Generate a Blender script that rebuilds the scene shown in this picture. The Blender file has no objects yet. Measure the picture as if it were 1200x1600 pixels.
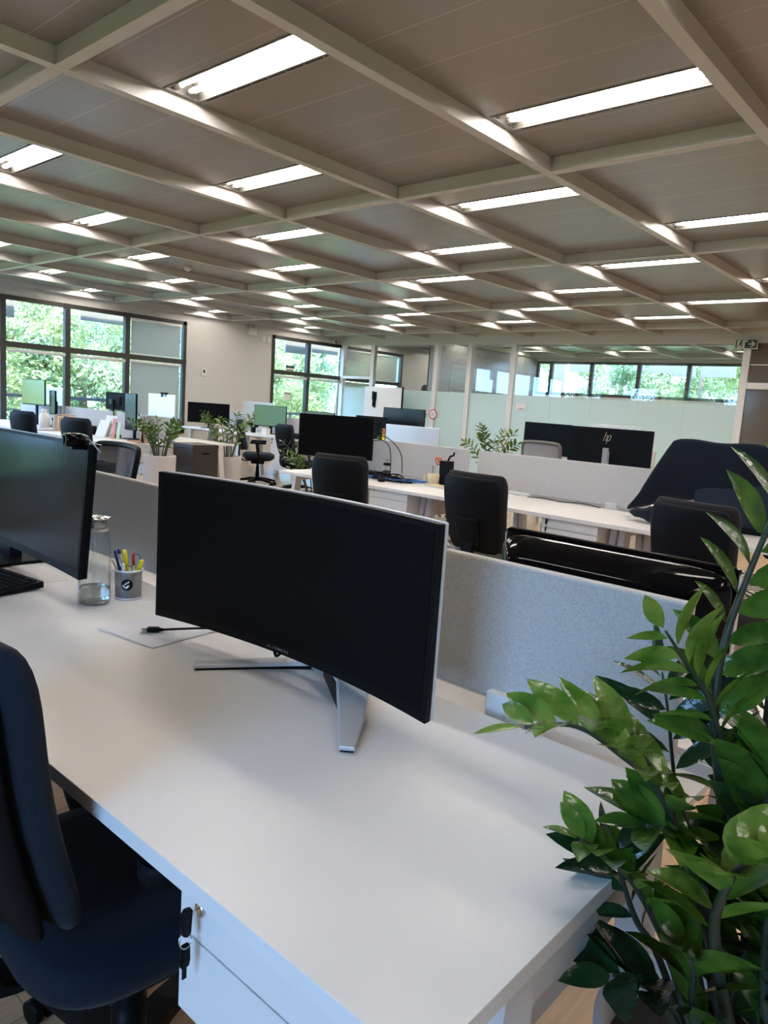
import bpy, math, random
from mathutils import Vector, Matrix
sc = bpy.context.scene
PI = math.pi
R = math.radians

# ------------------------------------------------------------------ camera, world, sun, exposure
cam = bpy.data.cameras.new('camera')
cam.sensor_fit = 'VERTICAL'; cam.sensor_height = 36.0; cam.lens = 36.0 * 1145.83 / 1600.0
cam.clip_start = 0.02; cam.clip_end = 300
cam_o = bpy.data.objects.new('camera', cam); sc.collection.objects.link(cam_o)
_f = Vector((0.74418427, 0.65266797, -0.14217695)); _r = Vector((0.66508902, -0.74375282, 0.06699501)); _u = Vector((0.06201901, 0.14441696, 0.98757146))
CAMZ = 1.34
cam_o.matrix_world = Matrix(((_r.x, _u.x, -_f.x, 0), (_r.y, _u.y, -_f.y, 0), (_r.z, _u.z, -_f.z, CAMZ), (0, 0, 0, 1)))
sc.camera = cam_o

SKY_COL = (0.30, 0.54, 1.0); SKY_STRENGTH = 15.5
SUN_STRENGTH = 14.0
TUBE_STRENGTH = 46.0
w = bpy.data.worlds.new('world'); sc.world = w; w.use_nodes = True
w.node_tree.nodes['Background'].inputs[0].default_value = (*SKY_COL, 1)
w.node_tree.nodes['Background'].inputs[1].default_value = SKY_STRENGTH
sun = bpy.data.lights.new('sun', 'SUN'); sun.energy = SUN_STRENGTH; sun.angle = R(1.5); sun.color = (1.0, 0.95, 0.86)
sun_o = bpy.data.objects.new('sun', sun); sc.collection.objects.link(sun_o)
sun_o.rotation_euler = Vector((0.30, 0.6, -1.15)).to_track_quat('-Z', 'Y').to_euler()
sun_o.location = (-10, -10, 30)
vs = sc.view_settings
vs.view_transform = 'Standard'; vs.look = 'None'; vs.exposure = 0.30; vs.gamma = 1.0; vs.use_curve_mapping = False
sc.cycles.use_denoising = True
sc.cycles.max_bounces = 8; sc.cycles.diffuse_bounces = 4; sc.cycles.glossy_bounces = 4
sc.cycles.transmission_bounces = 8; sc.cycles.transparent_max_bounces = 24
sc.cycles.sample_clamp_indirect = 4.0
sc.cycles.caustics_reflective = False; sc.cycles.caustics_refractive = False

# ------------------------------------------------------------------ materials
def mat(name, col, rough=0.5, metal=0.0, spec=0.5, var=0.06, scale=8.0, bump=0.0, bscale=200.0, coat=0.0, sheen=0.0):
    m = bpy.data.materials.new(name); m.use_nodes = True
    nt = m.node_tree; b = nt.nodes['Principled BSDF']
    b.inputs['Roughness'].default_value = rough; b.inputs['Metallic'].default_value = metal
    b.inputs['Specular IOR Level'].default_value = spec
    b.inputs['Coat Weight'].default_value = coat
    b.inputs['Sheen Weight'].default_value = sheen
    tc = nt.nodes.new('ShaderNodeTexCoord'); nz = nt.nodes.new('ShaderNodeTexNoise'); nz.inputs['Scale'].default_value = scale
    nz.inputs['Detail'].default_value = 3
    nt.links.new(tc.outputs['Object'], nz.inputs['Vector'])
    mx = nt.nodes.new('ShaderNodeMix'); mx.data_type = 'RGBA'
    mx.inputs[6].default_value = (*[c * (1 - var) for c in col], 1); mx.inputs[7].default_value = (*[min(1, c * (1 + var)) for c in col], 1)
    nt.links.new(nz.outputs['Fac'], mx.inputs[0]); nt.links.new(mx.outputs[2], b.inputs['Base Color'])
    if bump:
        n2 = nt.nodes.new('ShaderNodeTexNoise'); n2.inputs['Scale'].default_value = bscale
        nt.links.new(tc.outputs['Object'], n2.inputs['Vector'])
        bp = nt.nodes.new('ShaderNodeBump'); bp.inputs['Strength'].default_value = bump; bp.inputs['Distance'].default_value = 0.002
        nt.links.new(n2.outputs['Fac'], bp.inputs['Height']); nt.links.new(bp.outputs['Normal'], b.inputs['Normal'])
    return m

def glass_mat(name, tint=(1, 1, 1), refl=1.0, rough=0.0, f0=0.06):
    m = bpy.data.materials.new(name); m.use_nodes = True; nt = m.node_tree; nt.nodes.clear()
    out = nt.nodes.new('ShaderNodeOutputMaterial'); mix = nt.nodes.new('ShaderNodeMixShader')
    t = nt.nodes.new('ShaderNodeBsdfTransparent'); t.inputs[0].default_value = (*tint, 1)
    g = nt.nodes.new('ShaderNodeBsdfGlossy'); g.inputs['Roughness'].default_value = rough; g.inputs[0].default_value = (refl, refl, refl, 1)
    fr = nt.nodes.new('ShaderNodeLayerWeight'); fr.inputs['Blend'].default_value = 0.5
    pw = nt.nodes.new('ShaderNodeMath'); pw.operation = 'POWER'; pw.inputs[1].default_value = 4.0; nt.links.new(fr.outputs['Facing'], pw.inputs[0])
    mr = nt.nodes.new('ShaderNodeMapRange'); mr.inputs[3].default_value = f0; mr.inputs[4].default_value = 0.85; nt.links.new(pw.outputs[0], mr.inputs[0])
    nt.links.new(mr.outputs[0], mix.inputs[0]); nt.links.new(t.outputs[0], mix.inputs[1]); nt.links.new(g.outputs[0], mix.inputs[2])
    nt.links.new(mix.outputs[0], out.inputs[0])
    return m

def translucent_mat(name, col, trans=0.5, clear=0.0, gloss=0.06, rough=0.3, stripes=0.0):
    m = bpy.data.materials.new(name); m.use_nodes = True; nt = m.node_tree; nt.nodes.clear()
    out = nt.nodes.new('ShaderNodeOutputMaterial')
    d = nt.nodes.new('ShaderNodeBsdfDiffuse'); d.inputs[0].default_value = (*col, 1)
    t = nt.nodes.new('ShaderNodeBsdfTranslucent'); t.inputs[0].default_value = (*col, 1)
    m1 = nt.nodes.new('ShaderNodeMixShader'); m1.inputs[0].default_value = trans
    nt.links.new(d.outputs[0], m1.inputs[1]); nt.links.new(t.outputs[0], m1.inputs[2])
    last = m1
    if clear:
        c = nt.nodes.new('ShaderNodeBsdfTransparent'); m2 = nt.nodes.new('ShaderNodeMixShader'); m2.inputs[0].default_value = clear
        nt.links.new(last.outputs[0], m2.inputs[1]); nt.links.new(c.outputs[0], m2.inputs[2]); last = m2
    g = nt.nodes.new('ShaderNodeBsdfGlossy'); g.inputs['Roughness'].default_value = rough
    m3 = nt.nodes.new('ShaderNodeMixShader'); m3.inputs[0].default_value = gloss
    nt.links.new(last.outputs[0], m3.inputs[1]); nt.links.new(g.outputs[0], m3.inputs[2])
    nt.links.new(m3.outputs[0], out.inputs[0])
    return m

def emit_mat(name, col, strength):
    m = bpy.data.materials.new(name); m.use_nodes = True; nt = m.node_tree; nt.nodes.clear()
    out = nt.nodes.new('ShaderNodeOutputMaterial'); e = nt.nodes.new('ShaderNodeEmission')
    e.inputs[0].default_value = (*col, 1); e.inputs[1].default_value = strength
    nt.links.new(e.outputs[0], out.inputs[0]); return m

def fabric_mat(name, c1, c2, scale=900.0):
    m = bpy.data.materials.new(name); m.use_nodes = True; nt = m.node_tree; b = nt.nodes['Principled BSDF']
    b.inputs['Roughness'].default_value = 0.9; b.inputs['Specular IOR Level'].default_value = 0.2; b.inputs['Sheen Weight'].default_value = 0.15
    tc = nt.nodes.new('ShaderNodeTexCoord')
    fac = []
    for stretch in ((1, 0.12, 1), (1, 1, 0.12)):
        mp = nt.nodes.new('ShaderNodeMapping'); mp.inputs['Scale'].default_value = stretch
        nz = nt.nodes.new('ShaderNodeTexNoise'); nz.inputs['Scale'].default_value = scale; nz.inputs['Detail'].default_value = 1
        nt.links.new(tc.outputs['Object'], mp.inputs['Vector']); nt.links.new(mp.outputs[0], nz.inputs['Vector']); fac.append(nz)
    ad = nt.nodes.new('ShaderNodeMath'); ad.operation = 'ADD'
    nt.links.new(fac[0].outputs['Fac'], ad.inputs[0]); nt.links.new(fac[1].outputs['Fac'], ad.inputs[1])
    rp = nt.nodes.new('ShaderNodeMapRange'); rp.inputs[1].default_value = 0.75; rp.inputs[2].default_value = 1.25
    nt.links.new(ad.outputs[0], rp.inputs[0])
    mx = nt.nodes.new('ShaderNodeMix'); mx.data_type = 'RGBA'; mx.inputs[6].default_value = (*c1, 1); mx.inputs[7].default_value = (*c2, 1)
    nt.links.new(rp.outputs[0], mx.inputs[0]); nt.links.new(mx.outputs[2], b.inputs['Base Color'])
    bp = nt.nodes.new('ShaderNodeBump'); bp.inputs['Strength'].default_value = 0.25; bp.inputs['Distance'].default_value = 0.001
    nt.links.new(rp.outputs[0], bp.inputs['Height']); nt.links.new(bp.outputs['Normal'], b.inputs['Normal'])
    return m

def floor_mat():
    m = bpy.data.materials.new('wood_plank_floor'); m.use_nodes = True; nt = m.node_tree; b = nt.nodes['Principled BSDF']
    b.inputs['Roughness'].default_value = 0.32
    tc = nt.nodes.new('ShaderNodeTexCoord'); br = nt.nodes.new('ShaderNodeTexBrick')
    br.inputs['Color1'].default_value = (0.50, 0.34, 0.20, 1); br.inputs['Color2'].default_value = (0.60, 0.42, 0.26, 1); br.inputs['Mortar'].default_value = (0.25, 0.16, 0.09, 1)
    br.inputs['Scale'].default_value = 1.0; br.inputs['Mortar Size'].default_value = 0.0015; br.inputs['Brick Width'].default_value = 1.2; br.inputs['Row Height'].default_value = 0.18
    nt.links.new(tc.outputs['Object'], br.inputs['Vector'])
    mp = nt.nodes.new('ShaderNodeMapping'); mp.inputs['Scale'].default_value = (2, 40, 1); nz = nt.nodes.new('ShaderNodeTexNoise'); nz.inputs['Scale'].default_value = 1.5; nz.inputs['Detail'].default_value = 6
    nt.links.new(tc.outputs['Object'], mp.inputs[0]); nt.links.new(mp.outputs[0], nz.inputs['Vector'])
    mx = nt.nodes.new('ShaderNodeMix'); mx.data_type = 'RGBA'; mx.blend_type = 'MULTIPLY'; mx.inputs[0].default_value = 0.5
    rp = nt.nodes.new('ShaderNodeMapRange'); rp.inputs[1].default_value = 0.3; rp.inputs[2].default_value = 0.7; rp.inputs[3].default_value = 0.6; rp.inputs[4].default_value = 1.1
    nt.links.new(nz.outputs['Fac'], rp.inputs[0])
    nt.links.new(br.outputs['Color'], mx.inputs[6]); nt.links.new(rp.outputs[0], mx.inputs[7]); nt.links.new(mx.outputs[2], b.inputs['Base Color'])
    return m

def ceiling_mat():
    # painted perforated metal boards, seams parallel to Y every 0.312 m
    m = bpy.data.materials.new('perforated_ceiling_board'); m.use_nodes = True; nt = m.node_tree; b = nt.nodes['Principled BSDF']
    b.inputs['Roughness'].default_value = 0.27; b.inputs['Specular IOR Level'].default_value = 1.0
    tc = nt.nodes.new('ShaderNodeTexCoord'); sx = nt.nodes.new('ShaderNodeSeparateXYZ'); nt.links.new(tc.outputs['Object'], sx.inputs[0])
    def math_(op, a, bb=None, v=None):
        n = nt.nodes.new('ShaderNodeMath'); n.operation = op
        nt.links.new(a, n.inputs[0])
        if bb is not None: nt.links.new(bb, n.inputs[1])
        if v is not None: n.inputs[1].default_value = v
        return n.outputs[0]
    a = math_('SUBTRACT', sx.outputs[0], v=1.717 - 0.156 - 31.2); a = math_('DIVIDE', a, v=0.312); a = math_('FRACT', a)
    a = math_('SUBTRACT', a, v=0.5); a = math_('ABSOLUTE', a); seam = math_('GREATER_THAN', a, v=0.4915)
    vo = nt.nodes.new('ShaderNodeTexVoronoi'); vo.inputs['Scale'].default_value = 95; vo.inputs['Randomness'].default_value = 0.0
    nt.links.new(tc.outputs['Object'], vo.inputs['Vector'])
    dots = math_('LESS_THAN', vo.outputs['Distance'], v=0.3)
    nz = nt.nodes.new('ShaderNodeTexNoise'); nz.inputs['Scale'].default_value = 1.2; nt.links.new(tc.outputs['Object'], nz.inputs['Vector'])
    base = nt.nodes.new('ShaderNodeMix'); base.data_type = 'RGBA'
    base.inputs[6].default_value = (0.25, 0.225, 0.21, 1); base.inputs[7].default_value = (0.28, 0.255, 0.24, 1); nt.links.new(nz.outputs['Fac'], base.inputs[0])
    m1 = nt.nodes.new('ShaderNodeMix'); m1.data_type = 'RGBA'; m1.inputs[7].default_value = (0.16, 0.14, 0.125, 1)
    nt.links.new(dots, m1.inputs[0]); nt.links.new(base.outputs[2], m1.inputs[6])
    m2 = nt.nodes.new('ShaderNodeMix'); m2.data_type = 'RGBA'; m2.inputs[7].default_value = (0.37, 0.33, 0.30, 1)
    nt.links.new(seam, m2.inputs[0]); nt.links.new(m1.outputs[2], m2.inputs[6]); nt.links.new(m2.outputs[2], b.inputs['Base Color'])
    return m

def leaf_mat(name, c1, c2, rough=0.3, trans=0.25, scale=3.0, crinkle=0.0):
    m = bpy.data.materials.new(name); m.use_nodes = True; nt = m.node_tree; b = nt.nodes['Principled BSDF']; out = nt.nodes['Material Output']
    b.inputs['Roughness'].default_value = rough
    tc = nt.nodes.new('ShaderNodeTexCoord'); nz = nt.nodes.new('ShaderNodeTexNoise'); nz.inputs['Scale'].default_value = scale; nz.inputs['Detail'].default_value = 4
    nt.links.new(tc.outputs['Object'], nz.inputs['Vector'])
    rp = nt.nodes.new('ShaderNodeMapRange'); rp.inputs[1].default_value = 0.35; rp.inputs[2].default_value = 0.65; nt.links.new(nz.outputs['Fac'], rp.inputs[0])
    mx = nt.nodes.new('ShaderNodeMix'); mx.data_type = 'RGBA'; mx.inputs[6].default_value = (*c1, 1); mx.inputs[7].default_value = (*c2, 1)
    nt.links.new(rp.outputs[0], mx.inputs[0]); nt.links.new(mx.outputs[2], b.inputs['Base Color'])
    if crinkle:
        n2 = nt.nodes.new('ShaderNodeTexNoise'); n2.inputs['Scale'].default_value = 70; n2.inputs['Detail'].default_value = 2
        nt.links.new(tc.outputs['Object'], n2.inputs['Vector'])
        bp = nt.nodes.new('ShaderNodeBump'); bp.inputs['Strength'].default_value = crinkle; bp.inputs['Distance'].default_value = 0.004
        nt.links.new(n2.outputs['Fac'], bp.inputs['Height']); nt.links.new(bp.outputs['Normal'], b.inputs['Normal'])
    tr = nt.nodes.new('ShaderNodeBsdfTranslucent'); nt.links.new(mx.outputs[2], tr.inputs[0])
    ms = nt.nodes.new('ShaderNodeMixShader'); ms.inputs[0].default_value = trans
    nt.links.new(b.outputs[0], ms.inputs[1]); nt.links.new(tr.outputs[0], ms.inputs[2]); nt.links.new(ms.outputs[0], out.inputs[0])
    return m

def chevron_mat():
    m = bpy.data.materials.new('chevron_carpet'); m.use_nodes = True; nt = m.node_tree; b = nt.nodes['Principled BSDF']; b.inputs['Roughness'].default_value = 0.95
    tc = nt.nodes.new('ShaderNodeTexCoord'); sx = nt.nodes.new('ShaderNodeSeparateXYZ'); nt.links.new(tc.outputs['Object'], sx.inputs[0])
    def M(op, a, v=None, bb=None):
        n = nt.nodes.new('ShaderNodeMath'); n.operation = op; nt.links.new(a, n.inputs[0])
        if v is not None: n.inputs[1].default_value = v
        if bb is not None: nt.links.new(bb, n.inputs[1])
        return n.outputs[0]
    t = M('PINGPONG', sx.outputs[0], 0.25); t = M('ADD', t, bb=sx.outputs[1]); t = M('DIVIDE', t, 0.11); t = M('ADD', t, 1000.0); t = M('FRACT', t); t = M('GREATER_THAN', t, 0.62)
    mx = nt.nodes.new('ShaderNodeMix'); mx.data_type = 'RGBA'; mx.inputs[6].default_value = (0.012, 0.012, 0.014, 1); mx.inputs[7].default_value = (0.62, 0.55, 0.44, 1)
    nt.links.new(t, mx.inputs[0]); nt.links.new(mx.outputs[2], b.inputs['Base Color']); return m

def emissive_screen(name, col):  # even screen colour put in as emission over a near-black base
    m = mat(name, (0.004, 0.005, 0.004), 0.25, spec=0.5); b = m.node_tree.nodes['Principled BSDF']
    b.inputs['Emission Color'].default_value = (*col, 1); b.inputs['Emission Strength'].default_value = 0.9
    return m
M = dict(
    white_wall=mat('painted_wall', (0.62, 0.60, 0.565), 0.7, var=0.02),
    beam=mat('grey_painted_aluminium', (0.60, 0.585, 0.57), 0.42, var=0.03),
    laminate=mat('white_laminate', (0.83, 0.81, 0.785), 0.33, var=0.012, scale=3),
    cabinet=mat('white_melamine', (0.80, 0.78, 0.75), 0.4, var=0.01),
    legmetal=mat('white_powder_coat', (0.72, 0.71, 0.70), 0.4, var=0.02),
    gap=mat('dark_recess', (0.03, 0.03, 0.03), 0.8),
    panel=fabric_mat('heather_fabric', (0.44, 0.42, 0.40), (0.64, 0.62, 0.60), 1400.0),
    black=mat('black_plastic', (0.003, 0.0035, 0.0045), 0.45, spec=0.10),
    blackmatte=mat('black_matte_plastic', (0.004, 0.0055, 0.008), 0.6, spec=0.10),
    gloss=mat('black_gloss_plastic', (0.003, 0.003, 0.004), 0.07, spec=0.13, var=0.02),
    screen=mat('dark_screen', (0.003, 0.0035, 0.0045), 0.38, spec=0.06, var=0.02),
    glossscreen=mat('glossy_dark_screen', (0.003, 0.004, 0.004), 0.12, spec=0.08, var=0.02),
    mirrorscreen=mat('shiny_screen', (0.004, 0.006, 0.005), 0.22, spec=1.0, var=0.02),
    greenscreen=emissive_screen('emissive_green_screen', (0.20, 0.37, 0.07)), palegreenscreen=emissive_screen('emissive_pale_green_screen', (0.10, 0.21, 0.13)), olivescreen=emissive_screen('emissive_olive_screen', (0.075, 0.11, 0.03)),
    silver=mat('brushed_silver', (0.66, 0.665, 0.68), 0.34, metal=0.35, var=0.03, scale=60),
    silverrim=mat('pale_silver_plastic', (0.68, 0.68, 0.68), 0.35, metal=0.2),
    alu=mat('anodised_aluminium', (0.75, 0.75, 0.74), 0.38, metal=0.55, var=0.02),
    chrome=mat('chrome', (0.78, 0.78, 0.78), 0.12, metal=1.0),
    chairfab=mat('navy_black_upholstery', (0.009, 0.013, 0.022), 0.85, spec=0.12, bump=0.5, bscale=420, sheen=0.06),
    chairgrey=mat('dark_grey_upholstery', (0.020, 0.018, 0.020), 0.85, spec=0.12, bump=0.5, bscale=420, sheen=0.08),
    chairblue=mat('slate_blue_upholstery', (0.013, 0.022, 0.036), 0.8, spec=0.2, bump=0.4, bscale=420, sheen=0.05),
    shell=mat('black_chair_shell', (0.0035, 0.0045, 0.0065), 0.55, spec=0.12),
    greyshell=mat('taupe_moulded_plastic', (0.16, 0.145, 0.135), 0.5),
    frame=mat('dark_bronze_frame', (0.035, 0.030, 0.025), 0.45),
    glass=glass_mat('clear_window_glass', (0.97, 1.0, 0.98)),
    partglass=glass_mat('clear_partition_glass', (0.95, 0.98, 0.97)),
    brownpane=mat('opaque_brown_gloss', (0.12, 0.098, 0.078), 0.12, spec=0.6, var=0.03),
    frost=translucent_mat('frosted_film', (0.80, 0.94, 0.92), 0.55, 0.0, 0.05, 0.35),
    blind=translucent_mat('grey_roller_blind_fabric', (0.47, 0.46, 0.40), 0.35, 0.10, 0.0),
    blindbeige=translucent_mat('beige_roller_blind_fabric', (0.56, 0.51, 0.42), 0.22, 0.04, 0.0),
    blindwhite=mat('white_blind_roll', (0.78, 0.78, 0.75), 0.6),
    sunshade=mat('beige_rendered_shade', (0.27, 0.24, 0.20), 0.8, scale=5),
    ribbed=mat('grey_ribbed_laminate', (0.36, 0.35, 0.34), 0.16, spec=0.6, var=0.03),
    whiteframe=mat('white_aluminium_frame', (0.72, 0.71, 0.69), 0.4, var=0.02),
    floor=floor_mat(), ceiling=ceiling_mat(), chevron=chevron_mat(),
    tube=emit_mat('lit_fluorescent_tube', (1.0, 0.925, 0.85), TUBE_STRENGTH),
    reflector=mat('white_lamp_reflector', (0.11, 0.104, 0.092), 0.4),
    vent=mat('black_air_slot', (0.015, 0.014, 0.013), 0.8),
    leaf=leaf_mat('glossy_green_leaf', (0.022, 0.075, 0.010), (0.085, 0.180, 0.022), 0.17, 0.14, 22, 0.35),
    leafyoung=leaf_mat('light_green_leaf', (0.065, 0.170, 0.018), (0.190, 0.310, 0.055), 0.2, 0.2, 26, 0.35),
    leafdark=leaf_mat('dark_green_leaf', (0.009, 0.030, 0.012), (0.022, 0.062, 0.020), 0.17, 0.08, 18, 0.35),
    stem=mat('grey_green_stem', (0.030, 0.040, 0.024), 0.5, var=0.25, scale=30),
    potwhite=mat('pale_cement_pot', (0.52, 0.50, 0.49), 0.6, var=0.12, scale=7),
    soil=mat('dark_soil', (0.03, 0.022, 0.016), 0.95, var=0.5, scale=60, bump=0.8, bscale=90),
    foliage=leaf_mat('sunlit_tree_foliage', (0.17, 0.23, 0.07), (0.50, 0.53, 0.24), 0.3, 0.45, 1.1),
    foliage2=leaf_mat('blue_green_tree_foliage', (0.12, 0.20, 0.09), (0.40, 0.46, 0.25), 0.3, 0.45, 1.1),
    bark=mat('tree_bark', (0.16, 0.12, 0.08), 0.9, var=0.3),
    lawn=mat('mown_lawn', (0.13, 0.19, 0.06), 0.9, var=0.3, scale=3),
    deck=mat('grey_terrace_paving', (0.45, 0.44, 0.42), 0.8),
    rail=mat('blue_grey_rail', (0.10, 0.12, 0.15), 0.4),
    paper=mat('white_paper', (0.80, 0.80, 0.84), 0.7, var=0.01),
    cardwhite=mat('white_card', (0.82, 0.80, 0.78), 0.6, var=0.01),
    clearglass=None, water=None,
    meshmetal=None,
    yellow=mat('yellow_plastic', (0.80, 0.66, 0.02), 0.35), red=mat('red_plastic', (0.55, 0.02, 0.02), 0.4),
    bluepen=mat('blue_plastic', (0.015, 0.035, 0.20), 0.35), bluecable=mat('blue_cable_sheath', (0.02, 0.13, 0.42), 0.45),
    orange=mat('orange_plastic', (0.60, 0.12, 0.03), 0.4), cream=mat('cream_ceramic', (0.72, 0.58, 0.38), 0.35),
    wood=mat('light_wood', (0.42, 0.22, 0.10), 0.5, var=0.2, scale=20), kraft=mat('kraft_card', (0.55, 0.38, 0.20), 0.7),
    darkbox=mat('dark_taupe_laminate', (0.030, 0.026, 0.023), 0.5),
    signgreen=mat('dark_green_sign', (0.012, 0.05, 0.035), 0.5), signwhite=mat('sign_white', (0.80, 0.80, 0.72), 0.5),
    pink=mat('pink_paper', (0.75, 0.30, 0.25), 0.7), palegreen=mat('pale_green_paper', (0.55, 0.70, 0.45), 0.7),
    grille=mat('grey_letter_paint', (0.30, 0.30, 0.31), 0.4),
)
def glass_solid(name, ior=1.45, col=(1, 1, 1)):
    m = bpy.data.materials.new(name); m.use_nodes = True; b = m.node_tree.nodes['Principled BSDF']
    b.inputs['Base Color'].default_value = (*col, 1); b.inputs['Roughness'].default_value = 0.0; b.inputs['IOR'].default_value = ior; b.inputs['Transmission Weight'].default_value = 1.0
    return m
M['clearglass'] = glass_mat('carafe_glass', (0.965, 0.98, 0.98), 1.0, 0.0, 0.05)
M['water'] = glass_solid('water', 1.33, (0.97, 0.99, 1.0))
def perforated(name, col, clear, rough=0.4, metal=0.0):
    m = mat(name, col, rough, metal); nt = m.node_tree; out = nt.nodes['Material Output']; b = nt.nodes['Principled BSDF']
    t = nt.nodes.new('ShaderNodeBsdfTransparent'); ms = nt.nodes.new('ShaderNodeMixShader'); ms.inputs[0].default_value = clear
    nt.links.new(b.outputs[0], ms.inputs[1]); nt.links.new(t.outputs[0], ms.inputs[2]); nt.links.new(ms.outputs[0], out.inputs[0]); return m
M['meshmetal'] = perforated('grey_wire_mesh', (0.24, 0.24, 0.255), 0.42, 0.4, 0.4)
M['meshblack'] = perforated('black_chair_mesh', (0.008, 0.008, 0.009), 0.2, 0.7)
M['meshgrey'] = perforated('grey_chair_mesh', (0.34, 0.33, 0.32), 0.12, 0.7)

# ------------------------------------------------------------------ mesh helpers
class MB:
    def __init__(s): s.v = []; s.f = []; s.s = []
    def add(s, vs, fs, Mx=None, smooth=False):
        o = len(s.v)
        for p in vs:
            p = Vector(p)
            if Mx is not None: p = Mx @ p
            s.v.append(p)
        for f in fs: s.f.append([i + o for i in f]); s.s.append(smooth)
        return s
    def box(s, x0, y0, z0, x1, y1, z1, Mx=None):
        vs = [(x0, y0, z0), (x1, y0, z0), (x1, y1, z0), (x0, y1, z0), (x0, y0, z1), (x1, y0, z1), (x1, y1, z1), (x0, y1, z1)]
        return s.add(vs, [(0, 3, 2, 1), (4, 5, 6, 7), (0, 1, 5, 4), (1, 2, 6, 5), (2, 3, 7, 6), (3, 0, 4, 7)], Mx)
    def cbox(s, c, d, Mx=None):
        return s.box(c[0] - d[0] / 2, c[1] - d[1] / 2, c[2] - d[2] / 2, c[0] + d[0] / 2, c[1] + d[1] / 2, c[2] + d[2] / 2, Mx)
    def loft(s, rings, cap=True, Mx=None, smooth=True, closed=False):
        n = len(rings[0]); vs = [p for r in rings for p in r]; fs = []
        m = len(rings)
        for k in range(m if closed else m - 1):
            k2 = (k + 1) % m
            for i in range(n):
                j = (i + 1) % n
                fs.append((k * n + i, k * n + j, k2 * n + j, k2 * n + i))
        s.add(vs, fs, Mx, smooth)
        if cap and not closed:
            s.add(rings[0], [tuple(range(n))[::-1]], Mx, False); s.add(rings[-1], [tuple(range(n))], Mx, False)
        return s
    def lathe(s, prof, seg=24, c=(0, 0, 0), Mx=None, cap=True):
        rings = [[(c[0] + r * math.cos(2 * PI * i / seg), c[1] + r * math.sin(2 * PI * i / seg), c[2] + z) for i in range(seg)] for r, z in prof]
        return s.loft(rings, cap, Mx)
    def tube(s, pts, rad, seg=8, Mx=None, cap=True):
        pts = [Vector(p) for p in pts]; n = len(pts); rings = []
        up = Vector((0, 0, 1)); prev = None
        for k, p in enumerate(pts):
            t = (pts[min(k + 1, n - 1)] - pts[max(k - 1, 0)]).normalized()
            if prev is None:
                a = t.cross(up)
                if a.length < 1e-3: a = t.cross(Vector((1, 0, 0)))
                a.normalize()
            else:
                a = (prev - t * prev.dot(t)).normalized()
            prev = a; b = t.cross(a)
            r = rad[k] if isinstance(rad, (list, tuple)) else rad
            rings.append([p + (a * math.cos(2 * PI * i / seg) + b * math.sin(2 * PI * i / seg)) * r for i in range(seg)])
        return s.loft(rings, cap, Mx)
    def prism(s, poly, axis, a, b, Mx=None):
        # poly: 2-D outline in the two other axes, extruded along axis from a to b
        def P(q, t): return (t, q[0], q[1]) if axis == 'x' else ((q[0], t, q[1]) if axis == 'y' else (q[0], q[1], t))
        n = len(poly); vs = [P(q, a) for q in poly] + [P(q, b) for q in poly]
        fs = [tuple(range(n))[::-1], tuple(range(n, 2 * n))] + [(i, (i + 1) % n, n + (i + 1) % n, n + i) for i in range(n)]
        return s.add(vs, fs, Mx)
    def mesh(s, name, m):
        me = bpy.data.meshes.new(name); me.from_pydata([tuple(p) for p in s.v], [], s.f)
        me.polygons.foreach_set('use_smooth', s.s)
        me.materials.append(m); me.validate(); me.update()
        import bmesh
        bm = bmesh.new(); bm.from_mesh(me); bmesh.ops.remove_doubles(bm, verts=bm.verts, dist=1e-5); bmesh.ops.recalc_face_normals(bm, faces=bm.faces); bm.to_mesh(me); bm.free()
        return me
    def build(s, name, m, parent=None, bevel=0.0, seg=2, loc=None):
        o = bpy.data.objects.new(name, s.mesh(name, m)); sc.collection.objects.link(o)
        if parent is not None: o.parent = parent
        if loc: o.location = loc
        if bevel:
            bv = o.modifiers.new('bevel', 'BEVEL'); bv.width = bevel; bv.segments = seg; bv.limit_method = 'ANGLE'; bv.angle_limit = R(50)
        return o

def tag(o, label, cat, group=None):
    o['label'] = label; o['category'] = cat
    if group: o['group'] = group
    return o
def thing(name, label, cat, loc=(0, 0, 0), rz=0.0, group=None):
    o = bpy.data.objects.new(name, None); sc.collection.objects.link(o); o.empty_display_size = 0.1
    o.location = loc; o.rotation_euler = (0, 0, rz); return tag(o, label, cat, group)
def struct(o): o['kind'] = 'structure'; return o
def sempty(name):
    o = bpy.data.objects.new(name, None); sc.collection.objects.link(o); return struct(o)
def dup(o, label=None, loc=None, rz=None, parent=None):
    c = o.copy(); sc.collection.objects.link(c)
    if parent is not None: c.parent = parent
    if label: c['label'] = label
    if loc is not None: c.location = loc
    if rz is not None: c.rotation_euler = (0, 0, rz)
    for ch in list(o.children): dup(ch, parent=c)
    return c
def catmull(pts, n=6):
    pts = [Vector(p) for p in pts]; P = [pts[0] * 2 - pts[1]] + pts + [pts[-1] * 2 - pts[-2]]; out = []
    for i in range(1, len(P) - 2):
        for k in range(n):
            t = k / n; a, b, c, d = P[i - 1], P[i], P[i + 1], P[i + 2]
            out.append(0.5 * ((2 * b) + (c - a) * t + (2 * a - 5 * b + 4 * c - d) * t * t + (3 * b - a - 3 * c + d) * t ** 3))
    out.append(pts[-1]); return out
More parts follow.
